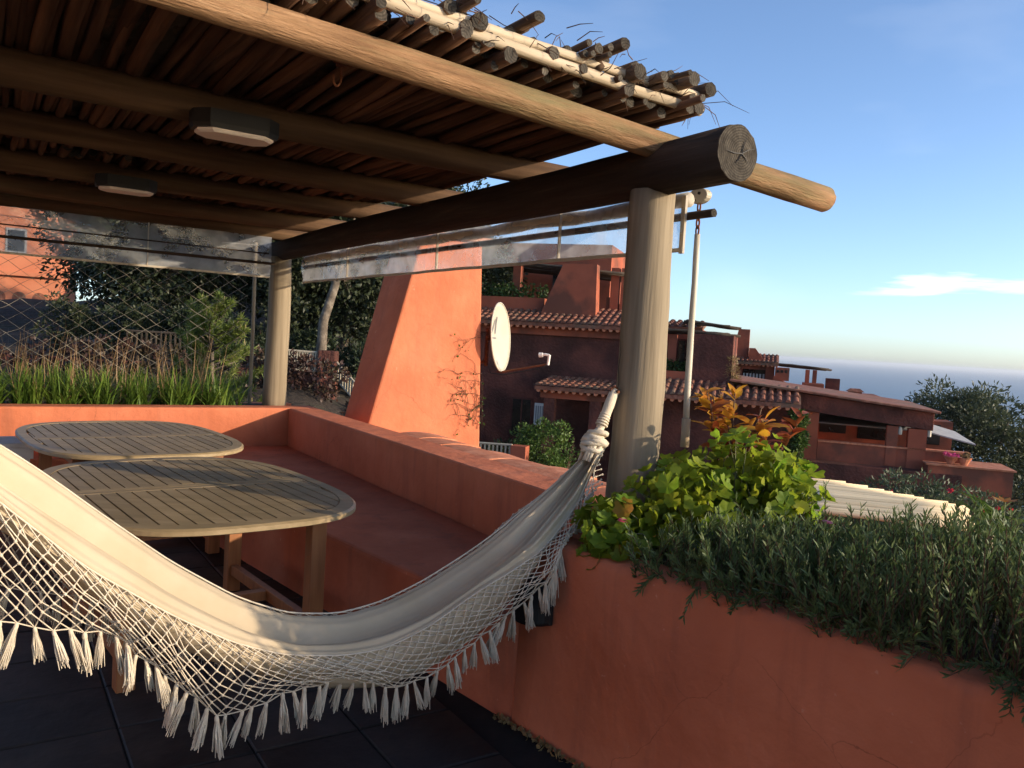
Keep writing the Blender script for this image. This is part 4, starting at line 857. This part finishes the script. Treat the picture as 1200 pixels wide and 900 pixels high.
# ============================================================ BEHIND THE BACK WALL
pp = []; nn = []
Vs = []; Fs = []; b_ = 0
for k in range(5600):
    a = rng.uniform(-1.2, -.30); e = rng.uniform(-5.2, -.42); cx = round(e/.31)*.31+.09*math.sin(round(e/.31)*5.3); e = e*.6+cx*.4; L = rng.uniform(.22, .52); q = rng.uniform(0, 6.3); lean = rng.uniform(.1, 1.15); w = rng.uniform(.006, .012)
    p = np.array(W(a, e, .68)); d = np.array([math.cos(q), math.sin(q), 0]); s_ = np.array([-math.sin(q), math.cos(q), 0])*w; row = []
    for i in range(5):
        t = i/4; c = p+d*lean*L*t**1.6+np.array([0, 0, 1])*L*(t-.38*lean*t**2.2); wd = (1-t)**.6*1.0; row += [c-s_*wd, c+s_*wd]
    Vs.append(np.array(row)); Fs.append(np.array([[2*i, 2*i+1, 2*i+3, 2*i+2] for i in range(4)])+b_); b_ += 10
Vs = np.concatenate(Vs); Fs = np.concatenate(Fs)
gr = npobj('grass', (Vs, Fs), M['grass'], None, 'stuff'); tag(gr, 'strip of green strap-leaved clumps growing along the top of the back wall', 'grass')
P = np.array([list(W(rng.uniform(-1.2, -.4), rng.uniform(-5, -.5), .7)) for k in range(420)]); npobj('dry_stems', leaf_cards(P, np.tile([[0, 0, 1.]], (len(P), 1)), .62, .007, .22, .05), M['straw'], gr, 'stuff')
# net fence
nf = thing('net_fence', 'pale diamond mesh netting stretched behind the back wall plants', 'net', W(-1.25, -2.5, .7))
mb = MB(); e0, e1, z0, z1 = -5.6, .0, .72, 2.42; se, sz = .20, .135; slope = sz/se
def npnt(e, z): return W(-1.27+.03*math.sin(e*2+z), e, z+.02*math.sin(e*1.7))
for sg in (1, -1):
    k = -20
    while k < 80:
        pts = []; ez = e0+k*se-(0 if sg > 0 else 0)
        for i in range(0, 30):
            e = ez+sg*i*se*.5; z = z0+i*sz*.5
            if e0 <= e <= e1 and z <= z1: pts.append(npnt(e, z)+Vector((0, 0, random.gauss(0, .006))))
        if len(pts) > 1: mb.tube(pts, .0023, 3, False)
        k += 1
mb.build('mesh', M['wire'], nf)
mb = MB()
for z in (z0, z1): mb.tube([npnt(e, z) for e in np.linspace(e0, e1, 30)], .005, 4)
mb.build('border_wire', M['wire'], nf)
for e in (-4.2, -.02): log('stake', W(-1.28, e, .5), W(-1.28, e, 2.45), .022, .02, M['post'], nf, .003, 8, 4)
# young pine behind the net
pb = Vector((-3.72, 10.0, -.2)); pn = thing('young_pine', 'young pine with pale upright candles behind the netting by the left post', 'tree', pb)
mb = MB(); mb.tube([pb, pb+Vector((.05, 0, 1)), pb+Vector((0, .05, 2.0))], [.05, .035, .012], 8); P = []; D = []; cand = MB()
for k in range(62):
    t = random.uniform(.2, 1); z0_ = t*1.75; q = random.uniform(0, 6.3); R_ = (.78-.52*max(0, t-.45)/.55)*random.uniform(.35, 1); tip = pb+Vector((math.cos(q)*R_+.05, math.sin(q)*R_, z0_+.28+.15*random.random()-.10*R_)); bs = pb+Vector((0, 0, z0_))
    mid = bs.lerp(tip, .6)-Z*.06; mb.tube([bs, mid, tip], [.012, .009, .005], 5)
    for i in range(230):
        u = random.uniform(.3, 1); p = (bs*(1-u)**2+mid*2*u*(1-u)+tip*u*u); P.append(list(p)); D.append(list((tip-mid).normalized()*.8+Vector(rng.normal(0, .6, 3))))
    if random.random() < .7: cand.tube([tip, tip+Vector((random.gauss(0, .008), random.gauss(0, .008), random.uniform(.05, .10)))], [.010, .005], 5)
mb.build('trunk', M['bark'], pn, True); npobj('crown', leaf_cards(np.array(P), np.array(D), .095, .010, .25, .05), M['pine'], pn); cand.build('candles', M['candle'], pn, False, 'stuff')
# shrubby bank, railings, steps
def slat_rail(name, label, p0, p1, h, n, mat=M['railpale']):
    p0, p1 = Vector(p0), Vector(p1); t = thing(name, label, 'railing', p0); x = (p1-p0).normalized(); y = Z.cross(x).normalized()
    for zz_ in (0, h):
        mb = MB(); mb.tube([p0+Z*zz_, p1+Z*zz_], .028 if zz_ else .022, 6); mb.build('rail', mat, t)
    for i in range(n):
        p = p0.lerp(p1, (i+.5)/n); mb = MB(); mb.box(p, (Vector((x.x, x.y, 0)).normalized(), y, Z), (-.018, -.012, .0), (.018, .012, h)); mb.build('baluster', mat, t)
    return t
slat_rail('slat_railing', 'pale slatted railing seen just right of the far left post', (-5.75, 20, .55), (-4.80, 20, .53), .46, 15)
slat_rail('stair_railing', 'pale slatted railing sloping down left of the near chimney', (-4.30, 20, .36), (-3.72, 19.6, -.12), .42, 8)
slat_rail('slat_railing', 'dim slatted railing on the bank behind the netting', (-9.6, 20.2, .75), (-7.7, 20.2, .75), .5, 16, M['thatch'])
slat_rail('iron_railing', 'dark iron railing below the orange arcaded building', (-23.6, 35, .35), (-20.6, 35, .35), 1.0, 16, M['iron'])
mb = MB(); mb.box((-4.52, 20.05, -1), (Vector((1, 0, 0)), Vector((0, 1, 0)), Z), (-.24, -.15, 0), (.2, .25, 2.05)); o = mb.build('stone_pier', M['ivy_stucco'], None, bevel=.03); tag(o, 'dark creeper covered pier between the two slatted railings', 'pier')
mb = MB(); mb.box((-7, 20.1, -2.5), (Vector((1, 0, 0)), Vector((0, 1, 0)), Z), (-14, 0, 0), (2.2, .3, 3.0)); o = mb.build('garden_wall', M['ivy_stucco'], None); tag(o, 'low garden wall carrying the slatted railing on the dark bank', 'wall')
cre = [crown_cards((-5.3+i*.9, 18.3+random.uniform(-.6, .6), ground_h(-5.3+i*.9, 18.3)+.15), (.9, .8, .55), 14, 60, .10, .06, .35) for i in range(-9, 3)]
cre += [crown_cards((-4.8+i*1.1, 15.0+random.uniform(-.8, .8), ground_h(-4.8+i*1.1, 15)+.1), (.9, .9, .5), 14, 60, .10, .06, .35) for i in range(-7, 3)]
tag(npobj('ground_creeper', join(cre), M['purple'], None, 'stuff'), 'dark purplish creeper covering the shaded bank below the railings', 'ground cover')
specs = [((-11.9, 25.5), 8.5, 4.4, 'leftmost dark tree with its crown edge against the orange building'), ((-10.2, 24), 9, 4.8, 'dense dark tree behind the middle of the netting'), ((-7.2, 26), 9.5, 5.0, 'dense dark tree behind the young pine'), ((-5.1, 24.5), 9, 4.6, 'dark tree behind the far left post'),
         ((-2.6, 27), 10, 5.2, 'dark tree added behind the near chimney to shade the grove'), ((-9, 31), 11, 6, 'tall dark tree at the back of the shaded grove'), ((-3.5, 33), 11, 6.2, 'tall dark tree at the back between post and chimney'), ((-14.5, 33), 10, 5.0, 'dark tree standing behind the left end of the netting')]  # the tree behind the near chimney is added, its crown shades the grove
for (x, y), hh, cz, lab in specs:
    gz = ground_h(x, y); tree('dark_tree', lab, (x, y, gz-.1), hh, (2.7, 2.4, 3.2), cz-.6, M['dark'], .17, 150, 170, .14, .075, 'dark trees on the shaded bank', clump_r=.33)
g = ground_h(-4.83, 21.5); t = tree('bare_trunk_tree', 'tree with a tall pale trunk standing behind the slatted railing', (-4.95, 21.2, g-.2), 6, (1.6, 1.6, 1.0), 5.2, M['dark'], .15, 40, 80, .2, .1)
for k, nth in enumerate(('leftmost', 'second from the left', 'third from the left', 'fourth from the left', 'middle', 'fourth from the right', 'third from the right', 'second from the right', 'rightmost')):
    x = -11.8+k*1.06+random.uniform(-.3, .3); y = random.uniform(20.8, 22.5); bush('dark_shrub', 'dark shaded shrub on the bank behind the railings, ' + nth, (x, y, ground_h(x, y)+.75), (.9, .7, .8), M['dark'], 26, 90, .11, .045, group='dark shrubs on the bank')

# ============================================================ ORANGE ARCADED BUILDING, far left
UX, UY = Vector((.93, .37, 0)), Vector((-.37, .93, 0)); BO = Vector((-27, 39.2, 0))
ob = thing('arcaded_building', 'bright orange building with small arches at the far left edge', 'building', BO+Z*-2)
mb = MB(); mb.box(BO, (UX, UY, Z), (-6, 0, -3), (4.6, 6, 8.2)); mb.build('wall', M['pale_stucco'], ob)
for i in range(9):
    x = -3.2+i*.86; mb = MB(); n = 10; w = .29; pts = [(x-w, 1.3), (x+w, 1.3)]+[(x+w*math.cos(q), 2.25+w*math.sin(q)) for q in np.linspace(0, math.pi, n)]
    mb.v = [BO+UX*a+UY*-.01+Z*b for a, b in pts]; mb.f = [tuple(range(len(pts)))]; mb.m = [0]
    for p in list(mb.v): mb.v.append(p+UY*.35)
    nn_ = len(pts); mb.f += [(k, (k+1) % nn_, nn_+(k+1) % nn_, nn_+k) for k in range(nn_)]; mb.m = [0]*len(mb.f); mb.build('arch', M['rooftile'], ob)
for (x0, x1, z0_, z1_) in ((-.6, .6, 4.3, 5.7), (2.2, 3.1, 4.4, 5.6), (-3, -2, 4.3, 5.7)):
    mb = MB(); mb.box(BO, (UX, UY, Z), (x0, -.03, z0_), (x1, .1, z1_)); w_ = mb.build('window', M['awning'], ob); mb = MB(); mb.box(BO, (UX, UY, Z), (x0+.1, -.05, z0_+.1), (x1-.1, -.032, z1_-.1)); mb.build('pane', M['darkpane'], w_)
mb = MB(); mb.box(BO, (UX, UY, Z), (-6.1, -.25, 3.3), (4.7, -.001, 3.5)); mb.build('cornice', M['pale_stucco'], ob); mb = MB(); mb.box(BO, (UX, UY, Z), (-6.2, -.4, 8.2), (4.8, 6.2, 8.5)); mb.build('roof', M['rooftile'], ob)

# ============================================================ VILLAGE
VT = Vector((.954, -.30, 0)); VN = Vector((.30, .954, 0))
class Fr:
    def __init__(s, o): s.o = Vector(o); s.ax = (VT, VN, Z)
    def p(s, x, d, z): return s.o+VT*x+VN*d+Z*z
    def b(s, x0, x1, d0, d1, z0, z1): return MB().box(s.o, s.ax, (x0, d0, z0), (x1, d1, z1))
def tiles(fr, x0, x1, d0, z0, d1, z1, nm, parent, pitch=.19):
    """barrel tiles: under-sheet and rounded columns stepped in courses, eave ends open"""
    mb = MB(); mb.hexa([fr.p(x0, d0, z0-.10), fr.p(x1, d0, z0-.10), fr.p(x1, d1, z1-.10), fr.p(x0, d1, z1-.10)], [fr.p(x0, d0, z0), fr.p(x1, d0, z0), fr.p(x1, d1, z1), fr.p(x0, d1, z1)]); r = mb.build(nm, M['rooftile'], parent)
    mb = MB(); n = int((x1-x0)/pitch); L = math.hypot(d1-d0, z1-z0); cs = max(2, int(L/.33))
    for i in range(n):
        x = x0+(i+.5)*(x1-x0)/n
        for c in range(cs):
            ra, rb_ = pitch*.36, pitch*.28; t0, t1 = c/cs, min(1.0, (c+1.12)/cs); row = []
            jit = random.gauss(0, .008)
            for (t, rr, dz) in ((t0-.03, ra, .035), (t1, rb_, .0)):
                for k in range(6):
                    q = math.pi*k/5; mb.v.append(fr.p(x+jit+math.cos(q)*rr, d0+(d1-d0)*t, z0+(z1-z0)*t+math.sin(q)*rr+dz))
            b = len(mb.v)-12
            for k in range(5): mb.f.append((b+k, b+k+1, b+6+k+1, b+6+k)); mb.m.append(0)
            mb.f.append(tuple(b+k for k in range(6))); mb.m.append(0)
    mb.build('barrel_tiles', M['rooftile'], r, False, 'stuff')
    mb = MB()                                        # scalloped eave course
    for i in range(n):
        x = x0+(i+.5)*(x1-x0)/n; mb.tube([fr.p(x, d0+.02, z0-.115), fr.p(x, d0+.25, z0-.10)], .055, 6)
    mb.build('eave_course', M['tile'], r, False, 'stuff'); return r
def win(fr, x0, x1, z0, z1, d, parent, frame='ivy_stucco'):
    f = fr.b(x0, x1, d-.03, d+.12, z0, z1).build('window', M[frame], parent); w = .05; c = (x0+x1)/2
    fr.b(x0+w, c-w*.4, d-.036, d-.031, z0+w, z1-w).build('pane', M['darkpane'], f); fr.b(c+w*.4, x1-w, d-.036, d-.031, z0+w, z1-w).build('pane', M['darkpane'], f)
def hedge_box(fr, x0, x1, d0, d1, z0, z1, n, mat, leaf=.10):
    P = np.array([list(fr.p(random.uniform(x0, x1), random.uniform(d0, d1), random.uniform(z0, z1)+.06*math.sin(k))) for k in range(n)]); return leaf_cards(P, rng.normal(0, 1, P.shape)+[0, -.3, .4], leaf, leaf*.6)
def flatperg(fr, x0, x1, d0, d1, z0, z1, parent, n=14, r=.045):
    for i in range(n): t = (i+.5)/n; d = d0+(d1-d0)*t; log('pergola_log', fr.p(x0+random.uniform(-.15, .1), d, z0+random.uniform(-.02, .02)), fr.p(x1+random.uniform(-.2, .2), d, z1+random.uniform(-.02, .02)), r, r*.9, M['thatch'], parent, .02, 6, 5, False)
hA = Fr((-.8, 24, 0)); ha = thing('village_house', 'terracotta house with creeper wall and tiled eaves behind the satellite dish', 'house', hA.p(3, 3, -4), 'terracotta village houses')
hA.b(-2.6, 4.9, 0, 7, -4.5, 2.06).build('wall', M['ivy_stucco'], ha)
tiles(hA, -2.7, 4.95, -.45, 2.12, 1.15, 2.62, 'roof', ha)
hA.b(-2.6, 4.9, -.12, -.002, 1.78, 2.0).build('cornice', M['far_stucco'], ha)
hA.b(-2.6, 1.46, .62, 1.14, 2.3, 2.86).build('terrace_parapet', M['far_stucco'], ha)
hA.b(-2.6, 2.7, 4.2, 7.0, 2.06, 4.9).build('upper_wall', M['far_stucco'], ha)
for (x0, x1) in ((-1.3, -.4), (.75, 1.35)): win(hA, x0, x1, 2.7, 4.2, 4.2, ha, 'darkpane')
mb = MB(); mb.hexa([hA.p(1.42, .25, 2.2), hA.p(3.12, .25, 2.2), hA.p(3.12, .75, 2.2), hA.p(1.42, .75, 2.2)], [hA.p(2.08, .3, 3.86), hA.p(3.06, .3, 3.86), hA.p(3.06, .7, 3.86), hA.p(2.08, .7, 3.86)]); mb.build('chimney', M['far_stucco'], ha)
for x in (.30, 3.32, 3.62): hA.b(x, x+.24, 1.16, 1.40, 2.3, 3.86 if x > 1 else 3.98).build('column', M['far_stucco'], ha)
flatperg(hA, -2.6, 3.9, .6, 4.0, 4.10, 3.66, ha, 16)
log('pergola_post', hA.p(3.75, 1.5, 2.3), hA.p(3.75, 1.5, 3.7), .06, .05, M['thatch'], ha, .01, 6, 3)
hA.b(2.95, 3.2, 2.5, 2.8, 2.0, 3.08).build('flue', M['far_stucco'], ha); hA.b(3.38, 3.85, 1.8, 2.3, 2.0, 2.86).build('flue', M['far_stucco'], ha)
hp2 = hedge_box(hA, -2.6, 1.5, .7, 1.1, 2.86, 3.22, 900, M['hedge']); tag(npobj('balcony_hedge', hp2, M['hedge'], None), 'clipped green hedge on the upper terrace behind the satellite dish', 'hedge')
# porch roof and ground floor
tiles(hA, 2.05, 4.95, -1.85, .42, -.02, .60, 'porch_roof', ha); hA.b(2.15, 4.9, -1.6, -1.35, .1, .28).build('porch_beam', M['far_stucco'], ha)
for x in (2.25, 3.5, 4.6): hA.b(x, x+.3, -1.58, -1.37, -4.5, .098).build('porch_column', M['ivy_stucco'], ha)
win(hA, .86, 1.5, -1.2, -.06, 0, ha); hA.b(1.58, 1.88, -.08, -.02, -.8, -.18).build('shutter', M['white'], ha)
for i in range(4): hA.b(1.62+i*.065, 1.655+i*.065, -.095, -.081, -.75, -.25).build('shutter_slat', M['awning'], ha)
# right part of the house with the creeper tower
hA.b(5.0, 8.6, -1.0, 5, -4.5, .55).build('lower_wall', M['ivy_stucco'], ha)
tiles(hA, 4.98, 8.7, -2.0, .45, -.95, .80, 'lower_roof', ha)
hA.b(5.05, 6.0, -.95, -.6, .56, 1.02).build('balcony_parapet', M['far_stucco'], ha)
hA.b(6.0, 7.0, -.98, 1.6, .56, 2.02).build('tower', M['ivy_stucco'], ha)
hA.b(5.0, 6.0, 1.6, 4, .56, 2.2).build('back_wall', M['far_stucco'], ha); win(hA, 5.3, 5.8, 1.1, 1.9, 1.6, ha)
hA.b(5.28, 5.5, -.3, -.1, 1.0, 1.98).build('column', M['far_stucco'], ha)
flatperg(hA, 5.0, 7.0, -1.1, 1.4, 2.08, 2.06, ha, 9, .04); flatperg(hA, 5.6, 6.9, .2, 2.2, 2.40, 2.30, ha, 7, .03)
tiles(hA, 4.9, 6.0, 1.6, 2.26, 3, 2.46, 'upper_roof', ha)
tag(npobj('balcony_plants', hedge_box(hA, 5.05, 5.98, -.9, -.6, 1.0, 1.25, 420, M['hedge']), M['hedge'], None), 'green plants on the balcony right of the post', 'plants')
bush('tower_creeper', 'grey bare creeper hanging on the right edge of the tower', tuple(hA.p(7.05, -.9, 1.1)), (.12, .2, .75), M['straw'], 22, 60, .12, .012, 'creeper', base=.4)
# second house farther right
hB = Fr((9.5, 34, 0)); hb_ = thing('village_house', 'farther terracotta house with tapering chimney and flat pergola against the sea', 'house', hB.p(1, 2, -4), 'terracotta village houses')
hB.b(-1.5, .0, 0, 4, -5, 1.2).build('wall', M['far_stucco'], hb_); hB.b(.0, .93, 0, 4, -5, .5).build('wall', M['far_stucco'], hb_); hB.b(.93, 1.28, 0, 4, -5, 1.2).build('wall', M['far_stucco'], hb_); hB.b(0, .93, 0, 4, .98, 1.199).build('lintel', M['far_stucco'], hb_)
hB.b(-.02, .95, 1.2, 3.8, .4, 1.0).build('recess', M['darkpane'], hb_)
for i in range(7): hB.b(.04+i*.13, .11+i*.13, .3, .33, .5, .8).build('baluster', M['white'], hb_)
tiles(hB, -1.6, 1.42, -.3, 1.28, 1.2, 1.62, 'roof', hb_, .16)
mb = MB(); mb.hexa([hB.p(-.55, .2, 1.2), hB.p(.20, .2, 1.2), hB.p(.20, .7, 1.2), hB.p(-.55, .7, 1.2)], [hB.p(-.26, .25, 2.62), hB.p(.19, .25, 2.62), hB.p(.19, .6, 2.62), hB.p(-.26, .6, 2.62)]); mb.build('chimney', M['far_stucco'], hb_)
mb = MB(); mb.hexa([hB.p(.22, -.1, 1.3), hB.p(.9, -.1, 1.3), hB.p(.9, .5, 1.3), hB.p(.22, .5, 1.3)], [hB.p(.22, -.1, 1.85), hB.p(.46, -.1, 1.85), hB.p(.46, .5, 1.85), hB.p(.22, .5, 1.85)]); mb.build('chimney', M['far_stucco'], hb_)
mb = MB(); mb.hexa([hB.p(1.24, -.5, -3), hB.p(2.5, -.5, -3), hB.p(2.5, 1, -3), hB.p(1.24, 1, -3)], [hB.p(1.24, -.5, .78), hB.p(2.4, -.5, .18), hB.p(2.4, 1, .18), hB.p(1.24, 1, .78)]); mb.build('stair_block', M['far_stucco'], hb_)
hB.b(1.30, 1.85, -.45, .3, .6, 1.12).build('flue', M['far_stucco'], hb_)
for i in range(3): hB.b(1.36+i*.16, 1.45+i*.16, -.47, -.449, .92, 1.03).build('flue_vent', M['darkpane'], hb_)
flatperg(hB, 1.3, 3.35, .0, 2.6, 1.24, 1.14, hb_, 12, .045)
for x in (2.48, 2.76): hB.b(x, x+.16, .1, .3, -2, 1.10).build('column', M['far_stucco'], hb_)
hB.b(2.41, 3.2, -.3, 1, -3, .56).build('parapet', M['far_stucco'], hb_); hB.b(3.3, 3.82, .2, .8, -3, .80).build('flue', M['ivy_stucco'], hb_); hB.b(3.2, 5.4, -.2, 3, -4, .2).build('wall', M['far_stucco'], hb_)
hB.b(4.17, 4.66, .1, .6, .2, .34).build('flue', M['far_stucco'], hb_); mb = MB(); mb.hexa([hB.p(4.1, .05, .34), hB.p(4.75, .05, .34), hB.p(4.75, .65, .34), hB.p(4.1, .65, .34)], [hB.p(4.25, .15, .46), hB.p(4.6, .15, .46), hB.p(4.6, .55, .46), hB.p(4.25, .55, .46)]); mb.build('flue_cap', M['rooftile'], hb_)
# third house: low flat roofed terrace
hC = Fr((8, 20, 0)); hc = thing('village_house', 'low flat roofed terracotta house with columned terrace at the right', 'house', hC.p(1, 2, -4), 'terracotta village houses')
def slab(x0, x1, d0, d1, za, zb_, th, nm, m): 
    mb = MB(); mb.hexa([hC.p(x0, d0, za-th), hC.p(x1, d0, zb_-th), hC.p(x1, d1, zb_-th), hC.p(x0, d1, za-th)], [hC.p(x0, d0, za), hC.p(x1, d0, zb_), hC.p(x1, d1, zb_), hC.p(x0, d1, za)]); return mb.build(nm, m, hc, bevel=.015)
slab(-2.6, 2.22, -.25, 4.5, .93, .50, .06, 'roof', M['rooftile']); slab(-.92, 2.12, -.05, 4.4, .70, .44, .42, 'fascia', M['ivy_stucco'])
hC.b(-2.5, -.93, .6, 4.3, -4.5, .72).build('wall', M['ivy_stucco'], hc); hC.b(-.92, -.42, .0, 4.3, -4.5, .25).build('wall', M['far_stucco'], hc)
hC.b(-.42, 3.2, 3.4, 4.3, -4.5, .05).build('back_wall', M['far_stucco'], hc)
win(hC, -.2, .5, -.5, -.05, 3.4, hc, 'darkpane'); win(hC, .8, 1.6, -.6, -.05, 3.4, hc, 'darkpane'); win(hC, 2.2, 2.9, -.6, -.05, 3.4, hc, 'darkpane')
hC.b(1.13, 1.37, -.02, .2, -.9, .06).build('column', M['far_stucco'], hc); hC.b(1.60, 2.0, -.03, .25, -1.0, .03).build('column', M['far_stucco'], hc)
for x in (1.42, 2.05): 
    mb = MB(); mb.tube([hC.p(x, .02, -.13), hC.p(x, .02, .0), hC.p(x, .02, .06)], [.05, .05, .02], 8); mb.build('wall_lamp', M['dish'], hc)
hC.b(-.41, 2.9, .0, .2, -1.0, -.47).build('parapet', M['far_stucco'], hc); hC.b(-.41, 2.95, -.03, .23, -.469, -.43).build('coping', M['tile'], hc)
hC.b(-.6, 2.7, -.6, -.01, -4.5, -.92).build('lower_wall', M['ivy_stucco'], hc); hC.b(2.0, 3.75, -.5, .8, -4.5, -.74).build('side_wall', M['far_stucco'], hc); hC.b(1.95, 3.8, -.54, .84, -.739, -.70).build('coping', M['tile'], hc)
mb = MB(); mb.hexa([hC.p(-.4, 1.2, -.10), hC.p(2.3, 1.2, -.12), hC.p(2.3, 3.3, .0), hC.p(-.4, 3.3, .0)], [hC.p(-.4, 1.2, -.07), hC.p(2.3, 1.2, -.09), hC.p(2.3, 3.3, .03), hC.p(-.4, 3.3, .03)]); mb.build('awning', M['awning'], hc)
mb = MB(); mb.hexa([hC.p(2.2, .7, -.10), hC.p(3.2, .7, -.3), hC.p(3.1, 2.6, -.16), hC.p(2.2, 2.6, .06)], [hC.p(2.2, .7, -.07), hC.p(3.2, .7, -.27), hC.p(3.1, 2.6, -.13), hC.p(2.2, 2.6, .09)]); mb.build('awning', M['awning'], hc)
for (x, lab) in ((2.50, 'left'), (2.78, 'right')):
    o = hC.p(x, -.3, -.70); pt = thing('flower_pot', 'terracotta bowl of pale flowers on the terrace wall, %s one of two' % lab, 'flower pot', o)
    mb = MB(); mb.tube([o, o+Z*.10, o+Z*.17, o+Z*.18], [.07, .12, .16, .165], 12); mb.build('bowl', M['tile'], pt)
    npobj('flowers', crown_cards(tuple(o+Z*.22), (.17, .17, .08), 8, 20, .05, .04), M['pinkflower'] if lab == 'left' else M['straw'], pt, 'stuff')
# cane roof of the neighbouring pergola below
cp = thing('cane_pergola', 'pale split cane pergola roof below and beyond the rosemary', 'pergola', Vector((5, 10.8, -4)))
co = Vector((5.1, 12.43, -.32))
for i in range(34):
    p = co+A*min(i, 16)*.118+Vector((-.42, -.90, 0))*max(0, i-16)*.088+VT*random.uniform(-.03, .03); L = 2.2+random.uniform(-.05, .05)
    log('cane', p-VT*L+Z*random.gauss(0, .006), p+Z*random.gauss(0, .01), .033, .036, M['cane'], cp, .006, 7, 4)
for t in (.9, 1.4, 2.0): log('joist', co-VT*t-Z*.075-A*.1, co-VT*t+A*3.0-Z*.075, .04, .04, M['log'], cp, .01, 8, 4)
for (t, u) in ((.9, .1), (2.0, .1), (.9, 3.2), (2.0, 3.2)): log('post', co-VT*t+A*u-Z*4, co-VT*t+A*u-Z*.1, .06, .05, M['post'], cp, .005, 8, 3)
# greenery around the village
bush('rounded_bush', 'sunlit rounded green bush in front of the house beside the hammock knot', tuple(hA.p(3.15, -4.2, -1.0)), (.85, .7, .85), M['shrub'], 60, 90, .07, .04, base=-4.0)
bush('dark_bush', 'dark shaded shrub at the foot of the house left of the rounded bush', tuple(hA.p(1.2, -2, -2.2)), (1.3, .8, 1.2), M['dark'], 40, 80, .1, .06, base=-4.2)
bush('tall_cypress_bush', 'narrow dark cypress left of the columned terrace', tuple(hC.p(-.95, -.5, -.35)), (.24, .24, .85), M['hedge'], 60, 60, .08, .04, base=-4.0)
bush('oleander_shrub', 'dark shrub with red flowers in front of the columned terrace', (7.9, 16.0, -1.35), (1.5, .9, .75), M['olive'], 80, 80, .10, .035, base=-4.2)
bush('oleander_shrub', 'dark shrub right of the cane roof near the low red wall', (9.9, 16.4, -1.75), (1.3, .9, .8), M['olive'], 70, 80, .10, .035, base=-4.6)
for (x, y, z), lab in (((7.2, 15.2, -.85), 'leftmost small cluster of red flowers in the dark shrub before the columned terrace'), ((7.5, 15.1, -.95), 'second cluster of red flowers from the left in the dark shrub'), ((8.3, 15.2, -.75), 'topmost cluster of red flowers in the dark shrub below the columns'), ((9.2, 15.6, -1.15), 'left one of three red flower clusters before the low side wall'), ((9.45, 15.6, -1.1), 'middle one of three red flower clusters before the low side wall'), ((9.7, 15.6, -1.12), 'right one of three red flower clusters before the low side wall')):
    o = npobj('red_flower', leaf_cards(np.tile([[x, y, z]], (26, 1))+rng.normal(0, .009, (26, 3)), rng.normal(0, 1, (26, 3)), .045, .035), M['flower'], None)
    tag(o, lab, 'flower', 'red flower clusters')
slat_rail('balcony_railing', 'small dark balcony railing seen just right of the near chimney', tuple(hA.p(1.5, -5, -1.15)), tuple(hA.p(2.5, -5, -1.12)), .32, 10, M['railpale'])
o = hA.b(2.5, 2.85, -5.1, -4.8, -4, -.80).build('garden_pier', M['far_stucco'], None); tag(o, 'small terracotta pier at the end of the balcony railing', 'pier')
tree('olive_tree', 'large hazy olive tree in front of the sea at the right', (14.4, 26, -7.2), 8, (2.6, 2.4, 2.35), 6.0, M['olive'], .2, 230, 120, .15, .05, clump_r=.24)
tree('olive_tree', 'lower olive tree at the right edge below the large one', (15.4, 22.5, -7.0), 5, (2.2, 2.0, 1.5), 4.6, M['olive'], .16, 90, 110, .14, .05, clump_r=.26)

# unseen house wall added behind the viewer; it bounces warm sunlight onto the terrace
o = Vector((-4.6, -1.2, 0)); hw = thing('bounce_wall', 'unseen terracotta plastered house wall added behind the viewer to bounce warm light', 'wall', o)
hx, hy = Vector((.35, -.94, 0)).normalized(), Vector((.94, .35, 0)).normalized()
MB().box(o, (hx, hy, Z), (-3.2, -.3, -.3), (6.5, 0, 4.2)).build('wall', M['bounceplaster'], hw)
MB().box(o, (hx, hy, Z), (.6, -.02, 0), (1.7, .04, 2.15)).build('door', M['teakleg'], hw)
MB().box(o, (hx, hy, Z), (3.2, -.02, .9), (4.4, .03, 2.1)).build('window', M['white'], hw)
MB().box(o, (hx, hy, Z), (3.28, .031, .98), (4.32, .036, 2.02)).build('pane', M['darkpane'], hw)

# sea air: one closed box of thin haze round everything
hz = bpy.data.materials.new('sea_haze'); hz.use_nodes = True; n_, l_ = hz.node_tree.nodes, hz.node_tree.links
n_.remove(n_['Principled BSDF']); pv = n_.new('ShaderNodeVolumePrincipled'); pv.inputs['Color'].default_value = (.86, .90, .95, 1); pv.inputs['Density'].default_value = .0001; pv.inputs['Anisotropy'].default_value = .3
l_.new(pv.outputs[0], n_['Material Output'].inputs['Volume'])
MB().box((0, 0, 0), (Vector((1, 0, 0)), Vector((0, 1, 0)), Z), (-60500, -700, -72), (60500, 80500, 16)).build('haze', hz, None, False, 'stuff')
